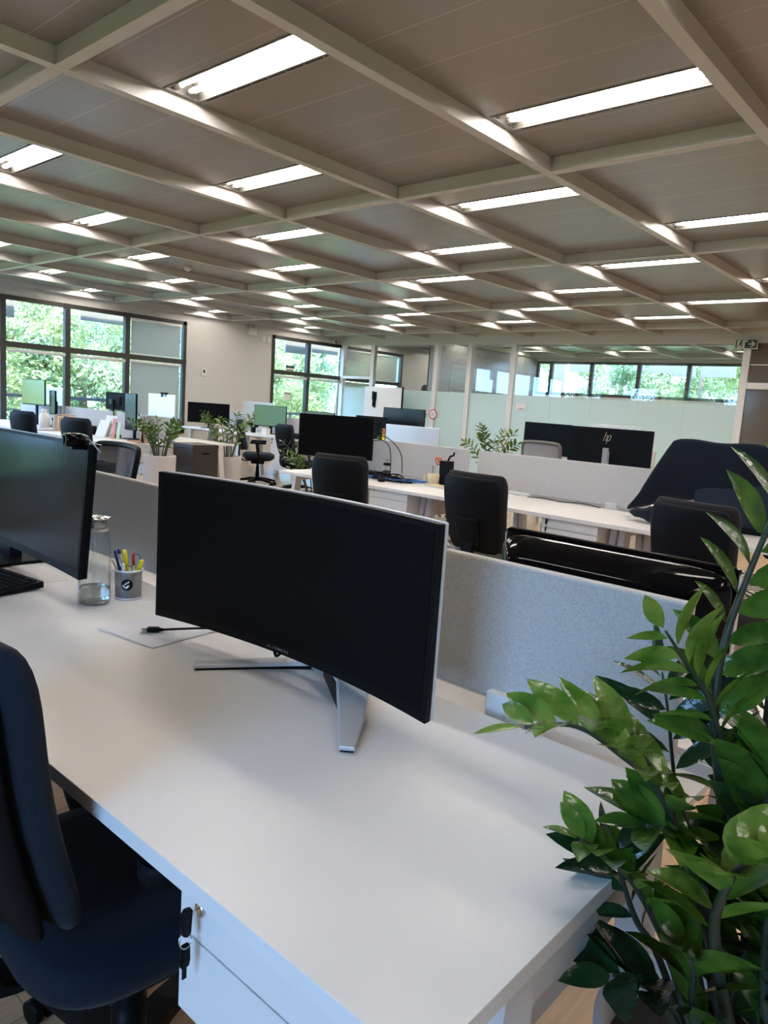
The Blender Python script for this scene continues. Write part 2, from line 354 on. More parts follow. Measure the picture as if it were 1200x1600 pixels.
def text_mesh(body, size, m, parent, Mx, name='lettering', depth=0.0004, shear=0.0, spacing=1.0):
    cu = bpy.data.curves.new('txt', 'FONT'); cu.body = body; cu.size = size; cu.align_x = 'CENTER'; cu.align_y = 'CENTER'; cu.extrude = depth; cu.shear = shear; cu.space_character = spacing
    t = bpy.data.objects.new('txt', cu); sc.collection.objects.link(t)
    me = bpy.data.meshes.new_from_object(t.evaluated_get(bpy.context.evaluated_depsgraph_get()))
    bpy.data.objects.remove(t); bpy.data.curves.remove(cu)
    me.transform(Mx); me.materials.clear(); me.materials.append(m); me.name = name
    o = bpy.data.objects.new(name, me); sc.collection.objects.link(o); o.parent = parent; return o
def project(p):
    d = Vector(p) - Vector((0, 0, CAMZ)); z = d.dot(_f)
    if z <= 0.05: return None
    return 600 + 1145.83 * d.dot(_r) / z, 800 - 1145.83 * d.dot(_u) / z
ORD = ['first', 'second', 'third', 'fourth', 'fifth', 'sixth', 'seventh', 'eighth', 'ninth', 'tenth', 'eleventh', 'twelfth', 'thirteenth', 'fourteenth']

# ------------------------------------------------------------------ room shell
ZB, ZC = 2.838, 2.925          # underside of the ceiling beams, ceiling boards
XL = [1.717 + 2.496 * j for j in range(-2, 7)]      # cross beams (along Y)
YL = [2.523 + 1.25 * i for i in range(-6, 9)]       # long beams (along X)
XMIN, XMAX, YMIN, YMAX = -2.1, 17.0, -4.98, 12.62
XG = 12.5                      # glazed partition
struct(MB().box(XMIN - 0.2, YMIN - 0.2, -0.1, XMAX + 0.2, YMAX + 0.2, 0).build('floor', M['floor']))

lamp_spots = []
for j in range(len(XL)):
    for i in range(len(YL) - 1):
        y = (YL[i] + YL[i + 1]) / 2
        ii = i - 6
        x = XL[j] + (0.64 if ii % 2 == 0 else 1.86)
        if x < XMAX - 0.2 and not 12.2 < x < 12.6: lamp_spots.append((x, y))
LW, LL = 0.20, 1.13            # lamp slot
cb = MB(); up = MB()
xs_edges = XL + [XL[-1] + 2.5]
for j in range(len(XL)):
    x0, x1 = XL[j], min(XL[j] + 2.496, XMAX)
    for i in range(len(YL) - 1):
        y0, y1 = YL[i], YL[i + 1]
        sp = [p for p in lamp_spots if x0 < p[0] < x1 and y0 < p[1] < y1]
        def quad(a, b, c, d): cb.add([(a, b, ZC), (a, d, ZC), (c, d, ZC), (c, b, ZC)], [(0, 1, 2, 3)])
        if not sp: quad(x0, y0, x1, y1); continue
        lx, ly = sp[0]; a, b, c, d = lx - LW / 2, lx + LW / 2, ly - LL / 2, ly + LL / 2
        quad(x0, y0, a, y1); quad(b, y0, x1, y1); quad(a, y0, b, c); quad(a, d, b, y1)
cb.add([(XMIN, YL[-1], ZC), (XMIN, YMAX, ZC), (XMAX, YMAX, ZC), (XMAX, YL[-1], ZC)], [(0, 1, 2, 3)])
cb.box(XMIN - 0.3, YMIN - 0.3, ZC + 0.12, XMAX + 0.3, YMAX + 0.3, ZC + 0.2)
struct(cb.build('ceiling', M['ceiling']))
tn = 0
def beam_profile(a, b, axis, at):
    # web with a thin flange lip at the underside
    mb = MB()
    for (hw, z0, z1) in ((0.026, ZB + 0.006, ZC), (0.032, ZB, ZB + 0.006)):
        if axis == 'x': mb.box(a, at - hw, z0, b, at + hw, z1)
        else: mb.box(at - hw, a, z0, at + hw, b, z1)
    return mb
for y in YL:
    tn += 1; struct(beam_profile(XMIN, XMAX, 'x', y).build(f'trim_{tn}', M['beam']))
for x in XL[1:]:
    tn += 1; par = sempty(f'trim_{tn}')
    for i in range(len(YL) - 1):
        beam_profile(YL[i] + 0.034, YL[i + 1] - 0.034, 'y', x).build('beam_segment', M['beam'], par)
        if x < 12:
            MB().box(x - 0.028, YL[i] + 0.0325, ZB + 0.004, x - 0.02, YL[i] + 0.0345, ZC).build('joint_gap', M['gap'], par)

# left window wall (plane Y = 12.62)
WT = 0.18
def wall_y(name, segs, y0, y1, m):
    mb = MB()
    for (x0, z0, x1, z1) in segs: mb.box(x0, y0, z0, x1, y1, z1)
    return struct(mb.build(name, m))
SILL, HEAD, MID = 0.55, 2.70, 1.93
wall_y('wall_left', [(XMIN - WT, 0, -1.6, ZC + .1), (-1.6, 0, 8.24, SILL), (-1.6, HEAD, 8.24, ZC + .1), (8.24, 0, 10.38, ZC + .1), (10.38, 0, 14.72, SILL), (10.38, HEAD, 14.72, ZC + .1), (14.72, 0, XMAX + WT, ZC + .1)], YMAX, YMAX + WT, M['white_wall'])
def window_y(name, x0, x1, mull, blinds=()):
    w = sempty(name); y0, y1 = YMAX - 0.02, YMAX + 0.06
    fr = MB(); fr.box(x0, y0, SILL, x0 + .07, y1, HEAD).box(x1 - .07, y0, SILL, x1, y1, HEAD).box(x0, y0, HEAD - .07, x1, y1, HEAD).box(x0, y0, SILL, x1, y1, SILL + .07)
    fr.build('window_frame', M['frame'], w)
    ed = [x0] + list(mull) + [x1]
    for xm in mull: MB().box(xm - .045, y0 - .015, SILL, xm + .045, y1, HEAD).build('mullion', M['frame'], w)
    MB().box(x0, y0 - .01, MID - .045, x1, y1, MID + .045).build('transom', M['frame'], w)
    for k in range(len(ed) - 1):
        for (za, zb) in ((SILL, MID), (MID, HEAD)):
            MB().box(ed[k] + .03, YMAX + .015, za + .03, ed[k + 1] - .03, YMAX + .021, zb - .03).build('pane', M['glass'], w)
    return w, ed
w1, e1 = window_y('window_1', -1.6, 8.24, [-.5, .55, 1.6, 2.67, 3.75, 4.85, 5.90, 7.00])
w2, e2 = window_y('window_2', 10.38, 14.72, [11.43, 12.52, 13.62])
# rear wall (behind the camera, X = XMIN) with two daylight windows
def wall_x(name, segs, x0, x1, m):
    mb = MB()
    for (y0, z0, y1, z1) in segs: mb.box(x0, y0, z0, x1, y1, z1)
    return struct(mb.build(name, m))
RW = [(-0.75, 0.75), (7.4, 11.9)]
wall_x('wall_rear', [(YMIN - WT, 0, RW[0][0], ZC + .1), (RW[0][0], 0, RW[0][1], SILL), (RW[0][0], HEAD, RW[0][1], ZC + .1), (RW[0][1], 0, RW[1][0], ZC + .1), (RW[1][0], 0, RW[1][1], SILL), (RW[1][0], HEAD, RW[1][1], ZC + .1), (RW[1][1], 0, YMAX + WT, ZC + .1)], XMIN - WT, XMIN, M['white_wall'])
def window_x(name, X, y0, y1, mull, z0, z1, transom=None, side=1):
    w = sempty(name); xa, xb = (X - .02, X + .06) if side > 0 else (X - .06, X + .02)
    fr = MB(); fr.box(xa, y0, z0, xb, y0 + .07, z1).box(xa, y1 - .07, z0, xb, y1, z1).box(xa, y0, z1 - .06, xb, y1, z1).box(xa, y0, z0, xb, y1, z0 + .07)
    fr.build('window_frame', M['frame'], w)
    ed = [y0] + list(mull) + [y1]
    for ym in mull: MB().box(xa, ym - .045, z0, xb, ym + .045, z1).build('mullion', M['frame'], w)
    if transom: MB().box(xa, y0, transom - .045, xb, y1, transom + .045).build('transom', M['frame'], w)
    for k in range(len(ed) - 1):
        MB().box(X - .003, ed[k] + .03, z0 + .03, X + .003, ed[k + 1] - .03, z1 - .03).build('pane', M['glass'], w)
    return w
window_x('window_4', XMIN - .05, RW[0][0], RW[0][1], [], SILL, HEAD, None, -1)
window_x('window_5', XMIN - .05, RW[1][0], RW[1][1], [8.5, 9.6, 10.7], SILL, HEAD, MID, -1)
struct(MB().box(XMIN, YMIN - WT, 0, XMAX, YMIN, ZC + .1).build('wall_right', M['white_wall']))
# back wall with high strip window (X = 17)
BW0, BW1, BZ0, BZ1 = 4.95, 10.0, 1.92, 2.76
wall_x('wall_back', [(YMIN - WT, 0, BW0, ZC + .1), (BW0, 0, BW1, BZ0), (BW0, BZ1, BW1, ZC + .1), (BW1, 0, YMAX, ZC + .1)], XMAX, XMAX + WT, M['white_wall'])
window_x('window_3', XMAX + .02, BW0, BW1, [6.11, 7.27, 8.47, 9.58], BZ0, BZ1)
# meeting rooms: ribbed partition along X at Y = 10.02, plain partition at Y = 3.5
YP = 10.02
rb = MB()
nr = 92
for k in range(nr):
    x0 = XG + 0.06 + (XMAX - XG - 0.06) * k / nr; x1 = XG + 0.06 + (XMAX - XG - 0.06) * (k + 1) / nr
    rb.box(x0, YP - .02, 0, x1 - 0.012, YP + .02, 2.80)
rb.box(XG + 0.06, YP - .012, 0, XMAX, YP + .012, 2.80)
struct(rb.build('wall_partition', M['ribbed']))
struct(MB().box(XG + .06, 3.42, 0, XMAX, 3.50, ZC).build('wall_divider', M['white_wall']))
# glazed partition X = 12.5
gp = sempty('wall_glazed')
MB().box(XG - .04, YMIN, 2.70, XG + .06, YMAX, ZC).build('header', M['whiteframe'], gp)
posts = [12.56, 11.59, 9.76, 8.90, 7.87, 3.62]
for y in posts:
    MB().box(XG - .045, y - .055, 0, XG + .055, y + .055, 2.71).build('post', M['whiteframe'], gp, bevel=.004)
FZ = 1.73
for k in range(len(posts) - 1):
    y1, y0 = posts[k] - .055, posts[k + 1] + .055
    n = 5 if k == 4 else 1
    for q in range(n):
        a = y0 + (y1 - y0) * q / n; b = y0 + (y1 - y0) * (q + 1) / n
        g = 0.004 if n > 1 else 0.0
        MB().box(XG - .006, a + g, FZ, XG + .006, b - g, 2.70).build('glass_pane', M['partglass'], gp)
        MB().box(XG - .006, a + g, .02, XG + .006, b - g, FZ).build('frosted_pane', M['frost'], gp)
MB().box(XG - .03, posts[1] + .05, 1.93, XG + .03, posts[0] - .05, 1.99).build('transom', M['whiteframe'], gp)
# doorway at the right, filled with an opaque glossy brown pane
dr = sempty('door_1')
MB().box(XG - .01, YMIN, 0, XG + .01, 3.56, 2.70).build('brown_pane', M['brownpane'], dr)
MB().box(XG - .03, YMIN, 2.03, XG + .03, 3.56, 2.075).build('rail', M['whiteframe'], dr)
MB().box(XG - .02, YMIN, 2.36, XG - .012, 3.56, 2.375).build('rail', M['whiteframe'], dr)
MB().box(XG - .06, 3.25, 1.99, XG - .01, 3.56, 2.09).build('door_closer', M['whiteframe'], dr, bevel=.006)

# ------------------------------------------------------------------ ceiling lights
def make_light(name):
    t = thing(name, 'x', 'ceiling light', (0, 0, ZC), 0, 'twin-tube ceiling lights')
    a, l, d = LW / 2, LL / 2, 0.075
    prof = [(-a, 0), (-a + .02, d * .7), (-a + .05, d), (a - .05, d), (a - .02, d * .7), (a, 0)]
    mb = MB()
    vs = [(p[0], -l, p[1]) for p in prof] + [(p[0], l, p[1]) for p in prof]; n = len(prof)
    mb.add(vs, [(i, i + 1, n + i + 1, n + i) for i in range(n - 1)] + [tuple(range(n)), tuple(range(n, 2 * n))])
    mb.box(-a - .012, -l - .01, -.004, -a, l + .01, .004).box(a, -l - .01, -.004, a + .012, l + .01, .004)
    mb.build('reflector', M['reflector'], t)
    tb = MB().tube([(0, -l + .065, 0), (0, l - .065, 0)], .014, 10)
    m0 = tb.mesh('tube', M['tube'])
    ends = MB()
    for x in (-.042, .042):
        o = bpy.data.objects.new('tube', m0); sc.collection.objects.link(o); o.parent = t; o.location = (x, 0, .026)
    me = None
    for x in (-.042, .042):
        for s in (-1, 1):
            if me is None: me = MB().tube([(0, -.03, 0), (0, .03, 0)], .017, 10).mesh('lamp_holder', M['legmetal'])
            o = bpy.data.objects.new('lamp_holder', me); sc.collection.objects.link(o); o.parent = t; o.location = (x, s * (l - .03), .026)
    v = MB()
    for k in range(8):
        y0 = -l + .03 + k * (2 * l - .06) / 8
        v.box(a + .016, y0, -.003, a + .026, y0 + (2 * l - .06) / 8 - .02, .001)
    v.build('air_slot', M['vent'], t)
    return t
rows = sorted(set(round(p[0], 3) for p in lamp_spots))
light0 = make_light('ceiling_light'); first = True
n_row = 0
for x in rows:
    sp = sorted([p for p in lamp_spots if abs(p[0] - x) < .01], key=lambda p: p[1])
    vis = []
    for p in sp:
        q = [project((p[0], p[1] + dy, ZC)) for dy in (-.45, 0, .45)]
        if any(a and -5 < a[0] < 1205 and -5 < a[1] < 1605 for a in q): vis.append(p)
    if x > XG:
        vis = [p for p in vis if 3.4 < p[1] < 10.5]
    elif vis: n_row += 1
    for p in sp:
        if p in vis:
            k = vis.index(p)
            if x < XG: lab = f'lit twin-tube light in the {ORD[n_row-1]} ceiling row from the front, {ORD[k]} from the right'
            else: lab = f'lit tube light inside the glazed meeting room, {"nearer" if x < 14.2 else "middle" if x < 15.5 else "farther"} row, {ORD[k]} from the right'
        else:
            if p[0] < 0.9 or p[1] < -3.8 or (p[0] > XG and p[1] < 3.4): continue
            lab = 'lit twin-tube ceiling light outside the view'
        if first: o = light0; first = False; o['label'] = lab; o.location = (p[0], p[1], ZC)
        else: o = dup(light0, lab, (p[0], p[1], ZC))
        if p not in vis: o['group'] = 'ceiling lights outside the view'

# ------------------------------------------------------------------ outside: terrace, lawn, rails, shades, trees
struct(MB().box(-60, -60, -.5, 80, 80, -.25).build('ground', M['lawn']))
def rail(name, label, x0, x1, y, zs):
    t = thing(name, label, 'railing', ((x0 + x1) / 2, y, 0))
    a = (x1 - x0) / 2
    mb = MB()
    MB().box(-a, -.03, zs[0] - .03, a, .03, zs[0] + .03).build('top_rail', M['rail'], t)
    for z in zs[1:]: MB().box(-a, -.012, z - .012, a, .012, z + .012).build('bar', M['rail'], t)
    n = int((x1 - x0) / 1.3)
    for k in range(n + 1):
        xx = -a + k * 2 * a / n
        MB().box(xx - .02, -.02, -.25, xx + .02, .02, zs[0]).build('post', M['rail'], t)
rail('terrace_railing', 'blue-grey terrace railing outside the wide window at left', 1.5, 8.6, 13.5, (1.10, .85, .62, .4))
rail('terrace_railing', 'blue-grey terrace railing outside the narrower window', 10.0, 15.2, 13.5, (1.02, .8, .58, .36))
k = 40
for (x0, x1, z0, z1) in ((4.95, 5.27, 2.40, 2.85), (6.42, 7.35, 2.52, 2.85), (11.25, 11.95, 2.42, 2.85), (12.07, 12.95, 2.50, 2.85)):
    k += 1; struct(MB().box(x0, 13.2, z0, x1, 13.26, z1).build(f'trim_{k}', M['sunshade']))
for (y0, y1, z0) in ((9.6, 10.05, 1.95), (8.75, 9.45, 2.55), (7.45, 7.75, 2.62), (6.75, 7.35, 2.58), (6.25, 6.75, 2.50), (5.35, 6.1, 2.50)):
    k += 1; struct(MB().box(18.2, y0 * 1.025, 1.34 + (z0 - 1.34) * 1.025, 18.26, y1 * 1.025, 3.02).build(f'trim_{k}', M['sunshade']))
struct(MB().box(XMIN - .95, YMIN - .5, 2.98, XMIN - .19, 12.7, 3.08).build('trim_60', M['whiteframe']))  # unseen eave, added to keep the sun out of the rear windows
random.seed(5)
def foliage_mesh(seed, n, rx, ry, rz, s, m):
    rnd = random.Random(seed); mb = MB(); cl = []
    for _ in range(26):
        while True:
            p = Vector((rnd.uniform(-1, 1), rnd.uniform(-1, 1), rnd.uniform(-1, 1)))
            if .35 < p.length < 1: break
        cl.append((Vector((p.x * rx, p.y * ry, p.z * rz)), rnd.uniform(.35, .7)))
    for _ in range(n):
        c, r = rnd.choice(cl)
        d = Vector((rnd.gauss(0, 1), rnd.gauss(0, 1), rnd.gauss(0, 1))).normalized() * r * rnd.uniform(.55, 1)
        p = c + d
        nrm = (d.normalized() + Vector((rnd.uniform(-.8, .8), rnd.uniform(-.8, .8), rnd.uniform(-.2, 1)))).normalized()
        a = nrm.orthogonal().normalized(); a = Matrix.Rotation(rnd.uniform(0, 6.3), 3, nrm) @ a; b = nrm.cross(a)
        l = s * rnd.uniform(.7, 1.4); ww = l * .45
        mb.add([p - a * l, p + b * ww + nrm * ww * .25, p + a * l, p - b * ww + nrm * ww * .25], [(0, 1, 2), (0, 2, 3)])
    me = bpy.data.meshes.new('foliage'); me.from_pydata([tuple(p) for p in mb.v], [], mb.f); me.materials.append(m); return me
FOL = [foliage_mesh(1, 9500, 1.7, 1.7, 1.9, .058, M['foliage']), foliage_mesh(2, 9500, 1.8, 1.6, 1.8, .062, M['foliage2']), foliage_mesh(3, 9500, 1.5, 1.8, 2.1, .052, M['foliage'])]
TRK = MB().tube([(0, 0, -.3), (.05, .02, 1.0), (-.03, .05, 2.2), (.05, 0, 3.2)], [.13, .10, .08, .04], 8).mesh('trunk', M['bark'])
def tree(label, x, y, z, s, rz, kd, group):
    t = thing('tree', label, 'tree', (x, y, -.25), rz, group); t.scale = (s, s, s)
    o = bpy.data.objects.new('trunk', TRK); sc.collection.objects.link(o); o.parent = t
    o = bpy.data.objects.new('foliage', FOL[kd]); sc.collection.objects.link(o); o.parent = t; o.location = (0, 0, z)
LT = [(2.0, 17.5, 1.9, .95), (4.0, 18.6, 2.2, 1.05), (5.2, 17.0, 1.5, .85), (7.0, 18.4, 2.3, 1.1), (8.6, 17.6, 1.7, .95), (10.0, 20.5, 2.4, 1.2), (11.0, 18.2, 1.6, .9), (12.6, 20.0, 2.4, 1.15), (14.2, 18.2, 1.9, 1.0), (15.8, 19.4, 2.2, 1.1), (17.8, 20.6, 2.3, 1.2), (20.0, 21.8, 2.2, 1.2), (16.9, 17.2, 1.4, .8), (6.0, 22.0, 3.2, 1.3), (11.5, 24.0, 3.4, 1.4), (18.0, 25.5, 3.4, 1.4), (1.0, 21.5, 3.0, 1.3)]
for n, (x, y, z, s) in enumerate(LT):
    tree('leafy sunlit tree outside the windows of the left wall', x, y, z, s, n * 1.3, n % 3, 'trees outside the left wall windows')
RT = [(22.0, 3.2, 2.4, 1.0), (22.4, 5.6, 2.4, 1.0), (23.0, 7.9, 2.5, 1.1), (22.2, 10.0, 2.4, 1.0), (23.0, 12.4, 2.5, 1.1), (26.0, 6.6, 3.4, 1.3), (26.5, 10.6, 3.4, 1.3)]
for n, (x, y, z, s) in enumerate(RT):
    tree('leafy sunlit tree outside the high strip window', x, y, z, s, n * 1.7 + .4, (n + 1) % 3, 'trees outside the strip window')
for n, (x, y, z, s) in enumerate([(-5.3, 7.6, 1.7, 1.0), (-5.6, 9.8, 1.7, 1.1), (-5.2, 12.0, 1.8, 1.0), (-6.0, 14.4, 2.0, 1.2), (-8.4, 11.2, 3.2, 1.3), (-13.0, -1.9, 1.6, 1.0), (-13.5, .8, 1.7, 1.05), (-13.0, 3.6, 1.6, 1.0)]):
    tree('leafy tree outside the rear windows', x, y, z, s, n * 2.1, n % 3, 'trees outside the rear windows')

# roller blinds of the left windows
def blind(label, x0, x1, ztop, zbot, fab='blind'):
    t = thing('roller_blind', label, 'blind', ((x0 + x1) / 2, YMAX - .035, ztop)); a = (x1 - x0) / 2
    MB().tube([(-a, 0, -.03), (a, 0, -.03)], .028, 10).build('roller', M['blindwhite'], t)
    if zbot is not None:
        h = ztop - zbot
        MB().box(-a + .02, .008, -h, a - .02, .012, -.03).build('blind_fabric', M[fab], t)
        MB().box(-a + .02, .002, -h - .02, a - .02, .018, -h).build('bottom_bar', M['blindwhite'], t)
    return t
blind('rolled-up white blind in the lower pane left of the wide window', e1[4] + .05, e1[5] - .04, MID - .06, None)
blind('rolled-up white blind in the lower pane under the first full bay of the wide window', e1[6] + .06, e1[7] - .05, MID - .06, None)
blind('rolled-up white blind in the lower pane beside the drawn grey blind', e1[7] + .06, e1[8] - .05, MID - .06, None)
blind('grey roller blind drawn down over the upper right pane of the wide window', e1[8] + .05, e1[9] - .13, HEAD - .07, MID + .07)
blind('grey roller blind drawn down over the lower right pane of the wide window', e1[8] + .05, e1[9] - .13, MID - .05, .62)
blind('rolled-up white blind in the left lower pane of the narrower window', e2[0] + .08, e2[1] - .05, MID - .06, None)
blind('rolled-up white blind in the right lower pane of the narrower window', e2[1] + .06, e2[2] - .06, MID - .06, None)
blind('beige blind drawn behind the first pane of meeting room glass', e2[2] + .06, e2[3] - .06, HEAD - .07, MID + .07, 'blindbeige')
blind('beige blind drawn behind the second meeting room pane, beside the whiteboard', e2[3] + .06, e2[4] - .22, HEAD - .07, MID + .05, 'blindbeige')
blind('beige blind drawn in the lower window pane behind the frosted glass', e2[2] + .06, e2[3] - .06, MID - .06, .7, 'blindbeige')

# wall fittings
t = thing('thermostat', 'small white thermostat on the wall between the two windows', 'thermostat', (8.66, YMAX, 1.77))
MB().box(-.055, -.022, -.075, .055, 0, .075).build('case', M['cardwhite'], t, bevel=.006)
MB().box(-.02, -.026, -.01, .02, -.021, .045).build('display', M['black'], t)
t = thing('emergency_light', 'white emergency light box high on the wall beside the narrower window', 'emergency light', (9.80, YMAX, 2.62))
MB().box(-.10, -.07, 0, .10, 0, .15).build('box', M['cardwhite'], t, bevel=.008)
for s in (-1, 1): MB().lathe([(.02, 0), (.035, .03), (.035, .05)], 12, (s * .06, -.05, .15)).build('lamp_head', M['silverrim'], t)
for x, lab in ((10.14, 'left of the pair of small white switches near the narrower window'), (10.27, 'right of the pair of small white switches near the narrower window')):
    t = tag(MB().box(-.04, -.015, -.06, .04, 0, .06).build('wall_switch', M['cardwhite'], None, .004, loc=(x, YMAX, 2.58)), lab, 'switch')
t = thing('security_camera', 'small white security camera at the corner of window and glass wall', 'security camera', (12.15, YMAX, 2.74))
MB().box(-.03, -.12, -.03, .03, 0, .03).build('body', M['cardwhite'], t, bevel=.01); MB().lathe([(.022, 0), (.022, .02)], 12, (0, 0, 0), Matrix.Translation((0, -.12, 0)) @ Matrix.Rotation(R(90), 4, 'X')).build('lens', M['black'], t)
t = thing('smoke_detector', 'small pale detector under the ceiling boards near the wide window', 'detector', (5.45, 8.35, ZC))
MB().lathe([(.05, -.0), (.055, -.02), (.04, -.045), (.015, -.06)], 18).build('body', M['cardwhite'], t)
t = thing('green_notice', 'green and white notice stuck at the window transom', 'notice', (10.88, YMAX - .03, 2.03))
MB().box(-.12, -.005, -.06, .12, 0, .06).build('card', M['signwhite'], t); MB().box(-.12, -.007, .01, .12, -.004, .06).build('band', M['signgreen'], t); MB().box(-.12, -.007, -.05, .12, -.004, -.03).build('band', M['signgreen'], t)
t = thing('paper_notice', 'pale paper notice on the glass of the narrower window', 'notice', (10.87, YMAX + .008, 1.42))
MB().box(-.10, -.004, -.08, .10, 0, .08).build('sheet', M['cardwhite'], t); MB().box(-.10, -.006, .05, .10, -.003, .08).build('band', M['grille'], t)
# exit sign: running figure and arrow
t = thing('exit_sign', 'dark green exit sign with running figure and arrow above the door post', 'sign', (XG - .09, 3.63, 2.675))
MB().box(-.012, -.165, -.075, .012, .165, .075).build('board', M['signwhite'], t); MB().box(-.016, -.155, -.065, -.011, .155, .065).build('green_face', M['signgreen'], t)
MB().box(-.035, -.02, .07, .035, .02, .03).build('bracket', M['legmetal'], t)
MB().box(-.018, .02, -.058, -.015, .135, .058).build('doorway', M['signwhite'], t)
fg = MB()
def bar(mb, a, b, wd, x0, x1):
    a = Vector(a); b = Vector(b); d = (b - a).normalized(); nn = Vector((-d.y, d.x)) * wd / 2
    mb.prism([tuple(a + nn), tuple(b + nn), tuple(b - nn), tuple(a - nn)], 'x', x0, x1)
for a, b, wd in (((.075, .035), (.085, -.005), .026), ((.085, -.005), (.055, -.025), .014), ((.055, -.025), (.062, -.05), .012), ((.085, -.005), (.11, -.028), .014), ((.11, -.028), (.13, -.028), .011), ((.072, .025), (.045, .012), .010), ((.078, .025), (.108, .018), .010)):
    bar(fg, a, b, wd, -.021, -.0175)
fg.lathe([(.012, -.021), (.012, -.0175)], 12, (0, 0, 0), Matrix(((0, 0, 1, 0), (1, 0, 0, .068), (0, 1, 0, .046), (0, 0, 0, 1))))
fg.build('running_figure', M['signgreen'], t)
ar = MB(); bar(ar, (-.03, 0), (-.115, 0), .02, -.019, -.0155); bar(ar, (-.075, .045), (-.122, 0), .02, -.019, -.0155); bar(ar, (-.075, -.045), (-.122, 0), .02, -.019, -.0155)
ar.build('arrow', M['signwhite'], t)
# ring notice and white plate on the glazed partition
t = thing('round_notice', 'round white notice with red rim on the partition post', 'notice', (XG - .05, 9.72, 1.245))
Rm = Matrix(((0, 0, 1, 0), (1, 0, 0, 0), (0, 1, 0, 0), (0, 0, 0, 1)))
MB().lathe([(.105, -.008), (.105, 0)], 28, Mx=Rm).build('disc', M['cardwhite'], t)
rg = []
for i in range(28):
    a = 2 * PI * i / 28; rg.append([(-.012, r * math.cos(a), r * math.sin(a)) for r in (.085, .105)] + [(-.006, r * math.cos(a), r * math.sin(a)) for r in (.105, .085)])
MB().loft(rg, closed=True, cap=False).build('red_rim', M['red'], t)
b = MB()
for z in (-.03, .0, .03): b.box(-.011, -.05, z - .006, -.008, .05, z + .006)
b.build('printed_lines', M['grille'], t)
t = thing('wall_plate', 'small white plate on the frosted glass beside the tall post', 'sign', (XG - .02, 7.60, 1.505))
MB().box(-.012, -.11, -.075, .006, .11, .075).build('plate', M['cardwhite'], t, bevel=.003); MB().box(-.014, -.08, -.045, -.011, .05, -.025).build('printed_line', M['grille'], t)
# whiteboard in front of the glass
t = thing('whiteboard', 'upright whiteboard in front of the frosted glass, dark markers hung on it', 'whiteboard', (12.22, 10.86, 0))
MB().box(-.012, -.44, .55, .012, .66, 1.76).build('board', M['cardwhite'], t); MB().box(-.016, -.46, .53, .016, -.435, 1.78).build('side_frame', M['black'], t)
for y in (-.35, .55):
    MB().box(-.02, y - .02, .03, .02, y + .02, .56).build('leg', M['legmetal'], t); MB().box(-.25, y - .02, 0, .25, y + .02, .04).build('foot', M['legmetal'], t)
for q, (y, z) in enumerate(((.40, 1.58), (.36, 1.56), (.32, 1.57), (.38, 1.42), (.33, 1.40))):
    MB().box(-.035, y - .018, z - .1, -.012, y + .018, z + .08).build('marker', M['black'], t)
t = tag(MB().loft([[(x * a, y * b_, z) for (x, y) in ((-.2, -.1), (.2, -.1), (.2, .1), (-.2, .1))] for (z, a, b_) in ((0, 1, 1), (.10, 1, .95), (.16, .8, .8))], smooth=False).build('black_bag', M['blackmatte'], None, .02, loc=(13.2, 10.45, 1.72)), 'black bag on top of the cabinet behind the glass partition', 'bag')
t = thing('tall_cabinet', 'tall pale cabinet behind the frosted meeting room glass', 'cabinet', (13.2, 10.45, 0)); MB().box(-.25, -.3, 0, .25, .3, 1.72).build('body', M['cabinet'], t)

# ------------------------------------------------------------------ carpets
for (x0, y0, x1, y1, lab) in ((5.75, 1.2, 7.55, 7.0, 'chevron carpet on the aisle floor behind the middle desks'), (6.1, 10.6, 7.4, 12.5, 'chevron carpet on the floor by the wall with the thermostat'), (2.2, 5.4, 3.3, 9.5, 'chevron carpet on the aisle floor behind the mesh chair')):
    tag(MB().box(-(x1 - x0) / 2, -(y1 - y0) / 2, 0, (x1 - x0) / 2, (y1 - y0) / 2, .003).build('carpet', M['chevron'], None, loc=((x0 + x1) / 2, (y0 + y1) / 2, 0.001)), lab, 'carpet')

# ------------------------------------------------------------------ desks
DT = .74
def make_desk():
    t = thing('desk', 'x', 'desk')
    MB().box(-.36, -.7498, DT - .025, .36, .7498, DT).build('desktop', M['laminate'], t, bevel=.0008)
    lm = {}
    for s in (-1, 1):
        for (xa, xb) in ((-.16, -.24), (.22, .30)):
            mb = MB(); y = s * .722
            r0 = [(xa - .035, y - .02, DT - .026), (xa + .035, y - .02, DT - .026), (xa + .035, y + .02, DT - .026), (xa - .035, y + .02, DT - .026)]
            r1 = [(p[0] - xa + xb, p[1], 0.0) for p in r0]
            mb.loft([r0, r1], smooth=False).build('leg', M['legmetal'], t)
        MB().box(-.14, s * .722 - .018, DT - .085, .20, s * .722 + .018, DT - .026).build('crossbar', M['legmetal'], t)
    MB().box(.30, -.66, DT - .085, .335, .66, DT - .026).build('beam', M['legmetal'], t)
    return t
desk0 = make_desk(); used = [False]
def desk(cx, cy, rz, label):
    if not used[0]:
        used[0] = True; o = desk0; o.location = (cx, cy, 0); o.rotation_euler = (0, 0, rz); o['label'] = label
    else: o = dup(desk0, label, (cx, cy, 0), rz)
    o['group'] = 'white bench desks'; return o
NX, FX = .852, 1.738            # centres of near and far half of the first bench
desk(NX, 1.09, 0, 'white desk nearest the camera, under the wide curved monitor on silver legs')
dkB = desk(NX, 2.59, 0, 'white desk with carafe, pencil cup and black keyboard')
MB().box(.10, -.40, DT, .18, -.13, DT + .0012).build('cable_flap', M['cabinet'], dkB)
desk(FX, 1.09, PI, 'white desk behind the front fabric divider, under the glossy black monitor back')
desk(FX, 2.59, PI, 'white desk behind the divider beside the carafe')
desk(NX, 4.09, 0, 'white desk hidden behind the large monitor at the left edge'); desk(FX, 4.09, PI, 'white desk in front of the black mesh chair')
